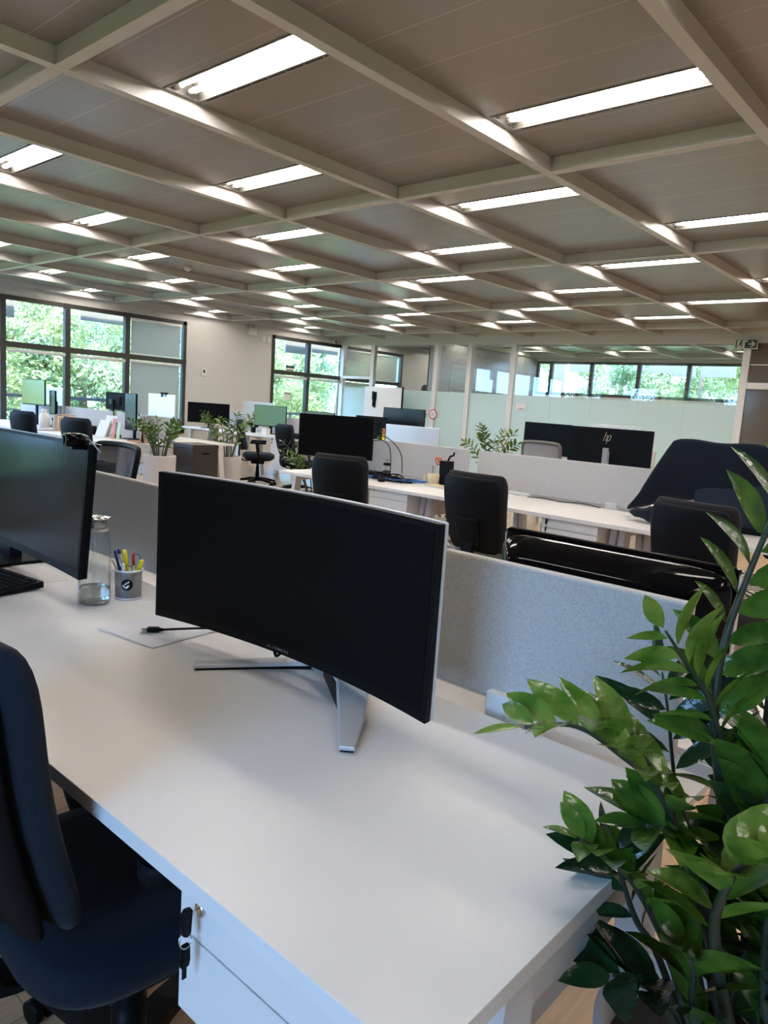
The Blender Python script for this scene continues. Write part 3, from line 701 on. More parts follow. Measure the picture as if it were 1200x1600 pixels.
desk(4.36, 4.09, 0, 'cream white desk with the cable tangle and big black monitor'); desk(4.36, 2.59, 0, 'empty cream white desk behind the second black chair'); desk(4.36, 1.09, 0, 'cream white desk under the cloth-covered screen')
desk(5.34, 4.09, PI, 'white desk with the silver back of a large all-in-one computer'); desk(5.34, 2.59, PI, 'white desk holding the black monitor with round logo'); desk(5.34, 1.09, PI, 'white desk behind the cloth-covered screen')
for i, (lab_n, lab_f) in enumerate((('white desk by the potted plant near the wide window, with papers and tall stand', 'white desk far side, by the round grey chair'), ('white desk with bottle and jars under the wide window', 'white desk under the wide window with small dark monitor'), ('white desk farthest left by the wide window', 'white desk in the far left corner under the wide window'))):
    y = 8.35 + 1.5 * i
    desk(4.36, y, 0, lab_n); desk(5.34, y, PI, lab_f)
for y, a, b in ((3.95, 'white desk in front of the meeting room glass, under the slim black screen', 'white desk closest to the meeting room glass'), (7.98, 'white desk with the dark monitors before the whiteboard', 'white desk just in front of the whiteboard'), (9.48, 'white desk with drawer unit and pale green screen', 'white desk behind the pale green screen'), (10.98, 'white desk along the thermostat wall with black monitor', 'white desk at the thermostat wall, far side')):
    desk(7.98, y, 0, a); desk(8.93, y, PI, b)

# cable trays between the two halves of each bench
for (x, y0, y1, lab) in ((1.295, .36, 4.8, 'white cable tray along the middle of the nearest bench'), (4.85, .3, 4.76, 'white cable tray along the middle of the second bench'), (4.85, 7.62, 12.0, 'white cable tray along the bench under the wide window'), (8.455, 7.3, 11.7, 'white cable tray along the bench before the whiteboard'), (8.455, 3.25, 4.68, 'white cable tray along the desks before the meeting room glass')):
    hw = .075 if x < 2 else .12
    t = MB().box(-hw, -(y1 - y0) / 2, DT - .05, hw, (y1 - y0) / 2, DT - .035).box(-hw, -(y1 - y0) / 2, DT - .05, -hw + .004, (y1 - y0) / 2, DT - .012).box(hw - .004, -(y1 - y0) / 2, DT - .05, hw, (y1 - y0) / 2, DT - .012)
    tag(t.build('cable_tray', M['legmetal'], None, loc=(x, (y0 + y1) / 2, 0)), lab, 'cable tray')

# fabric divider panels with white clamps
def divider(x, y0, y1, label, clamps, z0=.748, z1=1.04):
    t = thing('desk_divider', label, 'divider', (x, (y0 + y1) / 2, 0), 0, 'fabric desk dividers'); a = (y1 - y0) / 2
    MB().box(-.014, -a, z0, .014, a, z1).build('panel', M['panel'], t, bevel=.006, seg=3)
    for yc in clamps:
        cl = MB().box(-.034, yc - (y0 + y1) / 2 - .04, .70, .034, yc - (y0 + y1) / 2 + .04, .770).build('clamp', M['cabinet'], t, bevel=.002)
        MB().lathe([(.006, 0), (.006, .002)], 10, (0, 0, 0), Matrix.Translation((-.0345, yc - (y0 + y1) / 2 - .008, .728)) @ Matrix.Rotation(R(-90), 4, 'Y')).build('screw', M['silver'], cl)
divider(1.29, .405, 1.79, 'heathered grey divider at the right end of the nearest bench, lit by daylight', (.745, 1.5))
divider(1.29, 1.89, 3.28, 'heathered grey divider behind the carafe and pencil cup', (2.9,))
divider(4.85, 3.465, 4.78, 'beige fabric divider behind the jar and mug', (3.6, 4.6)); divider(4.85, 1.93, 3.37, 'beige fabric divider in front of the monitor with round logo', (2.2, 3.2)); divider(4.85, .4, 1.83, 'beige fabric divider hidden behind the cloth-covered screen', (1.0,))
divider(4.85, 7.65, 8.95, 'pale divider behind the potted plant by the wide window', (8.0,)); divider(4.85, 9.08, 10.4, 'pale divider behind the black cup under the wide window', (9.4,)); divider(4.85, 10.5, 11.9, 'pale divider behind the bottle and jars', (10.9,))
divider(8.45, 10.4, 11.5, 'bluish white divider behind the black monitor at the thermostat wall', (10.6,)); divider(8.45, 8.8, 10.2, 'pale divider behind the pale green screen', (9.0,)); divider(8.45, 7.3, 8.7, 'pale divider beneath the dark monitors by the whiteboard', (7.5,)); divider(8.45, 3.3, 4.7, 'pale divider behind the slim black screen', (3.5,))

# drawer units hung under the desks
def drawers(x, y, label, key, w=.42, h=.178, d=.50, tall=False):
    t = thing('drawer_unit', label, 'drawer unit', (x, y, 0)); z1 = DT - .0255; z0 = z1 - h
    MB().box(.018, -w / 2, z0, d, w / 2, z1).build('body', M['cabinet'], t)
    zs = z1 - .062
    fr = [(zs + .0015, z1 - .001), (z0, zs - .0015)] if not tall else [(z1 - .16, z1 - .002), (z1 - .33, z1 - .164), (z0, z1 - .334)]
    for q, (a, b) in enumerate(fr):
        dw = MB().box(0, -w / 2, a, .016, w / 2, b).build('drawer', M['cabinet'], t, bevel=.001)
        if q == 0:
            ly, lz = w / 2 - .045, z1 - .013
            L = MB().lathe([(.009, 0), (.009, .004), (.006, .005)], 14, (0, 0, 0), Matrix.Translation((0, ly, lz)) @ Matrix.Rotation(R(-90), 4, 'Y'))
            lk = L.build('lock', M['chrome'], dw)
            if key:
                T0 = Matrix.Translation((-.004, ly, lz)) @ Matrix.Scale(.78, 4)
                kb = MB().box(-.018, -.0012, -.004, 0, .0012, .004, T0)
                kb.build('key_blade', M['chrome'], dw)
                hd = MB(); pts = [(-.014, .012), (-.026, .014), (-.030, .008), (-.034, -.012), (-.030, -.03), (-.022, -.034), (-.016, -.028)]
                hd.prism([(p[0], p[1]) for p in pts], 'y', -.006, .006, T0); hd.build('key_head', M['black'], dw, bevel=.002)
                rgp = [T0 @ Vector((-.024 + .011 * math.cos(a), .004 * math.sin(a), -.040 + .012 * math.sin(a))) for a in [2 * PI * i / 20 for i in range(21)]]
                MB().tube(rgp, .0008, 6).build('key_ring', M['chrome'], dw)
                k2 = MB(); k2.loft([[(-.024 + cx_ * s_, cy_ * s_ * .5, z_) for (cx_, cy_) in ((-.009, -.009), (.009, -.009), (.009, .009), (-.009, .009))] for (z_, s_) in ((-.046, .5), (-.050, .9), (-.075, 1.0), (-.087, .8))], Mx=T0, smooth=False)
                k2.build('spare_key_head', M['black'], dw, bevel=.002)
                MB().box(-.028, -.001, -.108, -.020, .001, -.087, T0).build('spare_key_blade', M['black'], dw)
    return t
drawers(.502, .5685, 'white drawer unit under the nearest desk with black keys hanging from its lock', True, .352)
drawers(4.015, 3.59, 'cream drawer unit with bare chrome lock under the cable-tangle desk', False, .38)
drawers(4.015, 2.095, 'white drawer unit with black key under the empty cream desk', True, .38)
drawers(4.02, 8.0, 'white drawer unit under the desk by the wide window, beside the chairs', False)
drawers(4.02, 9.0, 'white drawer unit between the two navy chairs at the wide window desks', False)
drawers(7.64, 9.0, 'white three-drawer unit under the desk with the pale green screen', True, .42, .50, .5, True)

# ------------------------------------------------------------------ office chairs
def sup(n, a, b, e=2.6):
    out = []
    for i in range(n):
        t = 2 * PI * i / n; c, s = math.cos(t), math.sin(t)
        out.append((a * math.copysign(abs(c) ** (2 / e), c), b * math.copysign(abs(s) ** (2 / e), s)))
    return out
def back_slab(z0, z1, w0, w1, d, xf, curve, n=32, m=18, power=5, wtop=None, side=None):
    """upright upholstered slab: rings along height"""
    rings = []
    for k in range(m + 1):
        v = k / m; vv = .5 - .5 * math.cos(PI * v)
        z = z0 + (z1 - z0) * vv; u = abs(2 * vv - 1)
        end = max(0.0, 1 - u ** power) ** .5
        wd = (w0 + (w1 - w0) * vv) * (.80 + .20 * end) if 0 < k < m else (w0 + (w1 - w0) * vv) * .78
        dd = d * (.25 + .75 * end) if 0 < k < m else d * .15
        r = []
        for (a, b) in sup(n, wd, dd, 3.2): r.append((xf(vv) + b + curve * (a / .23) ** 2, a, z))
        rings.append(r)
    return MB().loft(rings)
def make_chair(name, label, fabm, shellm, arms=False, group=None):
    t = thing(name, label, 'office chair', group=group)
    lean = lambda v: -.195 - .095 * v - .02 * math.sin(PI * v)
    back_slab(.545, 1.0, .195, .225, .034, lambda v: lean(v) + .02, .045).build('backrest', fabm, t)
    back_slab(.54, .975, .186, .210, .022, lambda v: lean(v) - .022, .045).build('back_shell', shellm, t)
    lum = back_slab(.55, .745, .075, .098, .016, lambda v: lean(v * .45) - .045, .02).build('lumbar_cover', M['blackmatte'], t)
    # seat
    rings = []
    for (z, s) in ((.425, .80), (.432, .93), (.45, .985), (.47, 1.0), (.49, .985), (.503, .93), (.508, .78)):
        rings.append([(p[0] + .03, p[1], z + (-.012 if p[0] > .18 else 0)) for p in sup(36, .245 * s, .235 * s, 4.2)])
    MB().loft(rings).build('seat', fabm, t)
    MB().loft([[(p[0] + .03, p[1], z) for p in sup(28, .22 * s, .21 * s, 4)] for (z, s) in ((.39, .6), (.40, .9), (.43, 1.0))]).build('seat_pan', shellm, t)
    MB().loft([[(x + .02, y, z) for (x, y) in ((-.1, -.07), (.1, -.07), (.1, .07), (-.1, .07))] for z in (.34, .40)], smooth=False).build('tilt_mechanism', shellm, t, bevel=.01)
    bar_ = catmull([(-.06, 0, .375), (-.2, 0, .38), (-.265, 0, .45), (-.262, 0, .60), (-.262, 0, .70)], 5)
    rg = [[(p.x - .012, p.y - .04, p.z), (p.x + .012, p.y - .04, p.z + .008), (p.x + .012, p.y + .04, p.z + .008), (p.x - .012, p.y + .04, p.z)] for p in bar_]
    MB().loft(rg, smooth=False).build('back_support', shellm, t)
    MB().lathe([(.032, .12), (.032, .22), (.026, .22), (.026, .30), (.02, .30), (.02, .35)], 18, (.02, 0, 0)).build('gas_column', M['black'], t)
    lg = MB().loft([[(x, y * w_, z) for (x, y) in ((x, -1), (x, 1))] + [(x, 1 * w_ * .7, z - h_), (x, -1 * w_ * .7, z - h_)] for (x, z, w_, h_) in ((.02, .135, .032, .06), (.12, .125, .028, .045), (.24, .10, .022, .035), (.30, .085, .018, .028))], smooth=False).mesh('base_arm', shellm)
    wh = MB()
    for s in (-1, 1): wh.tube([(.30, s * .008, .027), (.30, s * .024, .027)], .0265, 14)
    wh.box(.288, -.006, .03, .312, .006, .075)
    cm = wh.mesh('caster', M['black'])
    for k in range(5):
        for nm, mm in (('base_arm', lg), ('caster', cm)):
            o = bpy.data.objects.new(nm, mm); sc.collection.objects.link(o); o.parent = t; o.location = (.02, 0, 0); o.rotation_euler = (0, 0, 2 * PI * k / 5 + .5)
    if arms:
        for s in (-1, 1):
            a = MB(); a.loft([[(p[0] * .5 + .02, p[1] + s * .27, z) for p in sup(16, .24, .04, 3)] for z in (.655, .672, .685)]); a.build('arm_pad', M['blackmatte'], t)
            MB().tube(catmull([(.05, s * .18, .40), (.05, s * .26, .42), (.02, s * .275, .52), (.0, s * .27, .66)], 5), .018, 10).build('arm_post', shellm, t)
    return t
GCH = 'black upholstered office chairs'
chA = make_chair('office_chair', 'black chair with brown-grey top edge tucked at the cable-tangle desk', M['chairgrey'], M['shell'], group=GCH)
chA.location = (3.74, 3.55, 0); chA.rotation_euler = (0, 0, R(12))
chN = make_chair('office_chair', 'dark navy chair at the lower left corner, tucked under the nearest desk', M['chairfab'], M['shell'], True, group=GCH)
chN.location = (.625, 1.115, 0); chN.rotation_euler = (0, 0, R(-4))
dup(chA, 'black chair in the middle of the photo at the empty cream desk', (3.74, 2.37, 0), R(-4))
dup(chA, 'black chair in front of the cloth-covered screen, behind the tall plant', (3.76, 1.11, 0), R(-12))
chW = make_chair('office_chair', 'dark blue-black chair at left beside the black mesh chair, near the wide window', M['chairblue'], M['shell'], group=GCH)
chW.location = (3.98, 7.85, 0); chW.rotation_euler = (0, 0, R(14))
dup(chW, 'dark blue-black chair farthest left, by the bottle and jars', (3.98, 9.2, 0), R(12))
chV = make_chair('office_chair', 'slate blue swivel chair at the desk with the pale green screen, seat turned', M['chairblue'], M['shell'], True, group=GCH)
chV.location = (7.15, 8.95, 0); chV.rotation_euler = (0, 0, R(-40))
dup(chV, 'slate blue chair half hidden by the big black monitor', (7.1, 7.95, 0), R(-10))
dup(chN, 'black armchair on the far side of the empty cream desk', (6.15, 2.75, 0), R(180)); dup(chN, 'black swivel chair seen under the desk at the right edge', (6.05, 1.15, 0), R(160))
def make_mesh_chair(label, loc, rz, mm, fm, group=None, w0=.19, w1=.245, z0=.55, z1=1.03):
    t = thing('mesh_chair', label, 'office chair', loc, rz)
    def P(u, v): # u -1..1
        wd = w0 + (w1 - w0) * v; return Vector((-.24 - .07 * v + .05 * u * u, u * wd, z0 + (z1 - z0) * v))
    pts = [P(-.75, 0), P(.75, 0), P(.95, .06), P(1, .2), P(1, .55), P(1, .85), P(.93, .97), P(.7, 1), P(0, 1.01), P(-.7, 1), P(-.93, .97), P(-1, .85), P(-1, .55), P(-1, .2), P(-.95, .06)]
    cl = catmull(pts + [pts[0]], 3)
    MB().tube(cl, .017, 8).build('back_frame', fm, t)
    g = MB(); vs = [P(-.97 + 1.94 * i / 10, .02 + .96 * j / 8) for j in range(9) for i in range(11)]
    g.add(vs, [(j * 11 + i, j * 11 + i + 1, (j + 1) * 11 + i + 1, (j + 1) * 11 + i) for j in range(8) for i in range(10)], None, True)
    o = g.build('mesh_back', mm, t)
    MB().loft([[(p[0] + .03, p[1], z) for p in sup(28, .24 * s, .235 * s, 4)] for (z, s) in ((.42, .85), (.44, 1), (.48, 1), (.50, .85))]).build('seat', M['chairgrey'], t)
    MB().tube(catmull([(-.05, 0, .40), (-.22, 0, .40), (-.29, 0, .5), (-.285, 0, .62)], 5), .02, 10).build('back_support', fm, t)
    MB().lathe([(.03, .12), (.03, .25), (.02, .25), (.02, .42)], 16, (.02, 0, 0)).build('gas_column', M['black'], t)
    for k in range(5):
        c_ = [o2 for o2 in chA.children if o2.name.startswith('base_arm')][k]; d_ = [o2 for o2 in chA.children if o2.name.startswith('caster')][k]
        dup(c_, parent=t); dup(d_, parent=t)
    return t
make_mesh_chair('black mesh-back chair behind the large monitor at left', (1.90, 4.0, 0), R(178), M['meshblack'], M['black'], w0=.215, w1=.27, z1=1.01)
make_mesh_chair('pale grey mesh-back chair seen over the divider beside the monitor with round logo', (6.75, 3.72, 0), R(8), M['meshgrey'], M['greyshell'], w0=.18, w1=.2, z1=1.09)
t = thing('shell_chair', 'round-backed taupe plastic chair behind the dark cabinet', 'chair', (5.95, 8.75, 0), R(150))
rings = []
for k in range(11):
    v = k / 10; z = .46 + .46 * v; wd = .26 * (1 - v ** 3.2) ** .5 if v < 1 else .03
    n = 14; outer = [(-.22 - .05 * v + .10 * (2 * i / n - 1) ** 2, wd * (2 * i / n - 1), z) for i in range(n + 1)]
    rings.append(outer + [(p[0] - .018, p[1], p[2]) for p in outer[::-1]])
MB().loft(rings).build('shell_back', M['greyshell'], t)
MB().loft([[(p[0], p[1], z) for p in sup(24, .24 * s, .25 * s, 3)] for (z, s) in ((.43, .8), (.445, 1), (.465, .98))]).build('seat', M['greyshell'], t)
for sx in (-1, 1):
    for sy in (-1, 1): MB().tube([(sx * .14, sy * .14, .44), (sx * .22, sy * .22, 0)], [.016, .011], 8).build('leg', M['wood'], t)
# ------------------------------------------------------------------ monitors
def arc_slab(mb, W, z0, z1, Rr, x0, x1, n=28, y0=None, y1=None, Mx=None):
    """slab curved about a vertical axis, concave towards -X; x0<x1 are the front and back offsets"""
    ya, yb = (-W / 2, W / 2) if y0 is None else (y0, y1); rings = []
    for k in range(n + 1):
        y = ya + (yb - ya) * k / n; s = -(Rr - math.sqrt(Rr * Rr - y * y)) if Rr else 0.0
        rings.append([(s + x0, y, z0), (s + x1, y, z0), (s + x1, y, z1), (s + x0, y, z1)])
    mb.loft(rings, Mx=Mx, smooth=False); return mb
def big_monitor(label, loc, rz, W, H, zb, Rr, scr, backm, rimm, bez=.012, chin=.02, tilt=0, group=None):
    t = thing('computer_monitor', label, 'monitor', loc, rz, group)
    Tm = Matrix.Translation((0, 0, zb)) @ Matrix.Rotation(tilt, 4, 'Y')
    arc_slab(MB(), W, 0, H, Rr, 0, .016, Mx=Tm).build('front_housing', M['black'], t, bevel=.0015)
    arc_slab(MB(), W + .002, .001, H + .002, Rr, .0165, .026, Mx=Tm).build('back_cover', rimm, t, bevel=.003)
    s = MB(); arc_slab(s, W, chin, H - bez, Rr, -.0008, .0004, y0=-W / 2 + bez, y1=W / 2 - bez, Mx=Tm); s.build('screen', scr, t)
    mb = MB(); mb.loft([[(x, y * a, H / 2 + z * a) for (y, z) in ((-.16, -.10), (.16, -.10), (.16, .10), (-.16, .10))] for (x, a) in ((.02, 1.25), (.045, 1.0), (.055, .7))], Mx=Tm, smooth=False)
    mb.build('rear_bulge', backm, t, bevel=.006)
    return t, Tm
# the wide curved monitor on silver legs
m1, T1 = big_monitor('wide curved black monitor on splayed silver legs, on the nearest desk', (1.018, 1.154, DT), R(1.8), .835, .357, .052, 1.9, M['screen'], M['silverrim'], M['silverrim'])
# name on the lower bezel
bodyname = 'ALIENWARE'
for q, ch in enumerate(bodyname):
    y = .030 - q * .0078 + .02
    s = -(1.9 - math.sqrt(1.9 ** 2 - y * y))
    text_mesh(ch, .0085, M['grille'], m1, T1 @ Matrix(((0, 0, -1, s - .0006), (-1, 0, 0, y), (0, 1, 0, .010), (0, 0, 0, 1))), 'bezel_letter', .0003)
def leg_loft(path, name, m, par):
    rg = []
    for (x, y, z, ux, uy, wd, h) in path:
        n = Vector((-uy, ux, 0)).normalized() * wd / 2; rg.append([(x - n.x, y - n.y, z), (x + n.x, y + n.y, z), (x + n.x * .9, y + n.y * .9, z + h), (x - n.x * .9, y - n.y * .9, z + h)])
    return MB().loft(rg, smooth=False).build(name, m, par, bevel=.002)
# stand in the monitor's own frame (origin = desk surface under the screen centre)
leg_loft([(-.108, .170, .0045, 1, -.72, .030, .008), (-.02, .107, .006, 1, -.72, .036, .008), (.06, .05, .007, 1, -.72, .044, .010), (.11, .01, .010, 1, -.5, .06, .02)], 'stand_leg', M['silver'], m1)
leg_loft([(-.106, .168, 0, 1, -.72, .026, .0045), (.0, .092, .0, 1, -.72, .030, .006), (.10, .02, .0, 1, -.5, .05, .010)], 'leg_underside', M['black'], m1)
leg_loft([(-.150, -.330, .0045, 1, .75, .030, .008), (-.065, -.262, .014, 1, .85, .052, .010), (.04, -.170, .030, 1, .95, .072, .014), (.11, -.05, .05, 1, 1.2, .08, .02)], 'stand_leg', M['silver'], m1)
leg_loft([(-.147, -.328, 0, 1, .75, .026, .0045), (-.05, -.25, 0, 1, .85, .036, .014), (.10, -.06, 0, 1, 1.1, .05, .05)], 'leg_underside', M['black'], m1)
MB().loft([[(x - .022, -.045, z), (x + .022, -.04, z), (x + .022, .04, z), (x - .022, .045, z)] for (x, z) in ((.11, .0), (.105, .10), (.085, .24))], smooth=False).build('stand_neck', M['silver'], m1, bevel=.006)
MB().tube(catmull([(.03, .055, .12), (.025, .06, .07), (.02, .045, .035), (.03, .03, .06), (.03, .02, .12)], 6), .0035, 8).build('hanging_cable', M['black'], m1)
# monitor at left edge
m2, T2 = big_monitor('large dark glossy monitor cut by the left edge, reflecting green trees', (.919, 2.322, DT), R(0), .96, .36, .090, 4.5, M['glossscreen'], M['black'], M['black'], bez=.009, chin=.022, tilt=R(4.3))
MB().box(.004, -.478, .3605, .010, .478, .3625, T2).build('top_trim', M['silverrim'], m2)
MB().loft([[(x - .02, .20, z), (x + .02, .20, z), (x + .02, .30, z), (x - .02, .30, z)] for (x, z) in ((.09, .0), (.09, .1), (.045, .26))], smooth=False).build('stand_neck', M['black'], m2, bevel=.004)
MB().box(-.03, .13, 0, .17, .40, .012).build('stand_base', M['black'], m2, bevel=.004)
t = thing('webcam', 'small glossy black webcam on the top edge of the monitor at left', 'webcam', (.912, 1.90, 1.194), R(-14))
MB().loft([[(x, p[0], .004 + p[1]) for p in sup(20, .032 * s, .018 * s, 3)] for (x, s) in ((-.028, .9), (-.022, 1), (.012, 1), (.03, .75))]).build('body', M['gloss'], t)
MB().lathe([(.011, -.0305), (.011, -.027)], 16, (0, 0, 0), Matrix.Translation((0, .006, .004)) @ Rm).build('lens', M['screen'], t)
MB().box(-.012, -.02, -.02, .02, .02, -.012).build('clip', M['black'], t)
MB().tube(catmull([(.02, -.02, .006), (.025, -.05, .008), (.03, -.085, -.004), (.04, -.10, -.02)], 5), .0018, 6).build('cable', M['grille'], t)

# generic monitor: stand, back, screen
def monitor(label, loc, rz, W, H, zb, scr=None, back=None, chin=.015, base=True, group=None, logo=None, tilt=0, bulge=True, name='computer_monitor', rim=None, stand=None):
    t = thing(name, label, 'monitor', (loc[0], loc[1], DT), rz, group); scr = scr or M['screen']; back = back or M['black']; stand = stand or M['black']
    z0 = zb - DT
    MB().box(0, -W / 2, z0, .022, W / 2, z0 + H).build('housing', back, t, bevel=.004)
    MB().box(-.0015, -W / 2 + .008, z0 + chin, .0005, W / 2 - .008, z0 + H - .008).build('screen', scr, t)
    if bulge: MB().loft([[(x, y * a, z0 + H * .5 + z * a) for (y, z) in ((-W * .3, -H * .28), (W * .3, -H * .28), (W * .3, H * .28), (-W * .3, H * .28))] for (x, a) in ((.02, 1.1), (.042, .9))], smooth=False).build('back_bulge', back, t, bevel=.004)
    MB().box(.045, -.022, .01, .07, .022, z0 + H * .55).build('stand_neck', stand, t, bevel=.003)
    MB().box(-.06, -.12, 0, .14, .12, .01).build('stand_foot', stand, t, bevel=.003)
    return t
def bar_logo(par, x, y, z, s, m, flip):
    # four slanted strokes of the round-cornered logo
    mb = MB(); f = flip
    for (a, b, wd) in (((.2, -.95), (-.32, .95), .16), ((-.25, .35), (-.02, -.5), .15), ((.62, .42), (.26, -.85) if 0 else (.40, -.42), .15), ((.95, .42), (.72, -.42), .15), ((.12, .0), (.12, .0), 0)):
        if wd == 0: continue
        aa = Vector((f * -a[0] * s + y, a[1] * s + z)); bb = Vector((f * -b[0] * s + y, b[1] * s + z)); d = (bb - aa).normalized(); n = Vector((-d.y, d.x)) * wd * s / 2
        mb.prism([tuple(aa + n), tuple(bb + n), tuple(bb - n), tuple(aa - n)], 'x', x - .001, x + .0005)
    mb.build('logo', m, par)
big = monitor('big black screen turned left on the cable-tangle desk', (4.49, 4.67, 0), R(24), .71, .375, .858, M['screen'])
hp = monitor('black monitor back with slanted-stroke logo, behind the beige divider', (5.30, 2.475, 0), R(184), .66, .39, .90, back=M['blackmatte'], stand=M['silver'], bulge=False)
MB().loft([[(x, y, z) for (x, y) in ((.072, -.025), (.086, -.02), (.086, .02), (.072, .025))] for z in (.01, .40)], smooth=False).build('stand_column', M['grille'], hp, bevel=.003)
def hp_logo(par, y, z, s, x=.0435):
    mb = MB()
    for a, b in (((-.15, 1.0), (-.60, -.55)), ((.12, .42), (-.18, -.55)), ((.30, .42), (-.05, -1.0)), ((.75, .42), (.48, -.45)), ((-.32, .42), (.12, .42)), ((.30, .42), (.75, .42)), ((.10, -.45), (.48, -.45))):
        aa = Vector((y - a[0] * s * -1, z + a[1] * s)); bb = Vector((y + b[0] * s, z + b[1] * s)); aa = Vector((y + a[0] * s, z + a[1] * s)); d = (bb - aa).normalized(); n = Vector((-d.y, d.x)) * s * .055
        mb.prism([tuple(aa + n), tuple(bb + n), tuple(bb - n), tuple(aa - n)], 'x', x - .001, x + .001)
    mb.build('logo', M['chrome'], par)
hp_logo(hp, -.02, .475, .045, .0235)
slim = monitor('slim black screen on the desk in front of the meeting room glass', (7.63, 4.28, 0), R(-20), .80, .36, .915, M['screen'])
def imac(label, loc, rz, W, H, zb, name='all_in_one_computer'):
    t = thing(name, label, 'computer', (loc[0], loc[1], DT), rz); z0 = zb - DT
    MB().box(0, -W / 2, z0, .018, W / 2, z0 + H).build('housing', M['alu'], t, bevel=.006)
    MB().box(-.001, -W / 2 + .006, z0 + .09, .0005, W / 2 - .006, z0 + H - .006).build('screen', M['screen'], t)
    MB().loft([[(.09 * (1 - k), -.09, k * (z0 + .12)), (.09 * (1 - k) + .008, -.09, k * (z0 + .12)), (.09 * (1 - k) + .008, .09, k * (z0 + .12)), (.09 * (1 - k), .09, k * (z0 + .12))] for k in (.05, .95)], smooth=False).build('stand', M['alu'], t)
    MB().box(-.09, -.09, 0, .10, .09, .006).build('stand_foot', M['alu'], t)
    return t
i1 = imac('large silver all-in-one computer seen from behind over the beige divider', (5.22, 4.385, 0), R(180), .65, .42, .757)
tag_ = thing('sticky_notes', 'strip of yellow and orange sticky notes on the edge of the silver computer', 'sticky notes', (5.195, 4.72, .98))
MB().box(-.001, -.012, .09, 0, .02, .15).build('orange_note', M['orange'], tag_); MB().box(-.001, -.01, 0, 0, .022, .09).build('yellow_note', M['yellow'], tag_)
imac('white all-in-one computer top showing behind the black monitor with logo', (8.85, 3.98, 0), R(180), .66, .42, .88)
imac('silver all-in-one computer under the wide window, beside the green screen', (5.30, 11.75, 0), R(180), .60, .40, .885)
ic = imac('silver all-in-one computer with a small camera clipped on top, near the drawn blind', (5.30, 8.62, 0), R(180), .64, .42, .885)
t = thing('webcam', 'tiny black webcam clipped on the silver computer near the drawn blind', 'webcam', (5.285, 8.56, 1.315)); MB().box(-.03, -.05, -.008, .03, .05, .012).build('body', M['black'], t, bevel=.006); MB().box(-.036, -.02, -.045, -.026, .02, -.004).build('clip', M['black'], t)
imac('white all-in-one computer behind the pale green screen', (9.0, 11.25, 0), R(180), .95, .42, .84)
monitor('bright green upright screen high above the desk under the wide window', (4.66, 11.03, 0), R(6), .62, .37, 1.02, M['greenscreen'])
monitor('small green reflecting screen right of the silver computer at the wide window', (4.70, 10.50, 0), R(-10), .30, .34, .91, M['mirrorscreen'])
hm = monitor('dark monitor back with slanted logo on a slim stand before the wide window', (5.60, 10.36, 0), R(178), .62, .26, 1.02, back=M['blackmatte'])
hp_logo(hm, -.12, .40, .05)
monitor('upright narrow screen reflecting trees, left of the potted plant', (4.62, 8.22, 0), R(-8), .34, .44, .85, M['mirrorscreen'])
monitor('black monitor against the wall with the thermostat', (7.85, 11.25, 0), R(40), .76, .36, .83, M['screen'])
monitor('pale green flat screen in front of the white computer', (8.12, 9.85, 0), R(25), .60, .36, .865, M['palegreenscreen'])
dm = monitor('dark monitor back with small logo before the whiteboard', (8.25, 7.6, 0), R(178), .66, .36, .82, back=M['blackmatte'])
hp_logo(dm, .0, .40, .03)
monitor('teal-dark screen tilted behind the small-logo monitor, before the whiteboard', (8.72, 7.38, 0), R(8), .76, .40, .93, M['mirrorscreen'])
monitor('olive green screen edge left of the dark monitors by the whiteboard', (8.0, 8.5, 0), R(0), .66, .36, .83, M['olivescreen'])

# glossy black monitor seen from behind, far side of the first bench
t = thing('television', 'glossy black bulging monitor back behind the front divider', 'monitor', (1.62, .70, DT), R(180))
W_, Z0, Z1 = .56, .03, .315
MB().box(0, -W_ / 2, Z0, .03, W_ / 2, Z1 + .004).build('front_frame', M['gloss'], t, bevel=.008)
MB().loft([[(x, y * a, Z0 + (Z1 - Z0) / 2 + z * a2) for (y, z) in sup(40, W_ / 2, (Z1 - Z0) / 2, 9)] for (x, a, a2) in ((.028, .995, .99), (.05, .98, .965), (.085, .90, .86), (.12, .80, .70), (.135, .72, .60))]).build('back_shell', M['gloss'], t)
MB().box(.004, -W_ / 2 - .003, Z0 + .01, .024, -W_ / 2, Z1 - .01).build('side_strip', M['silverrim'], t)
MB().box(.004, W_ / 2, Z0 + .01, .024, W_ / 2 + .003, Z1 - .01).build('side_strip', M['silverrim'], t)
MB().box(.03, -.06, .004, .06, .06, Z0 + .02).build('stand_neck', M['gloss'], t); MB().loft([[(p[0] + .03, p[1], z) for p in sup(24, .1, .16, 2.4)] for z in (0, .006, .01)]).build('stand_foot', M['gloss'], t)

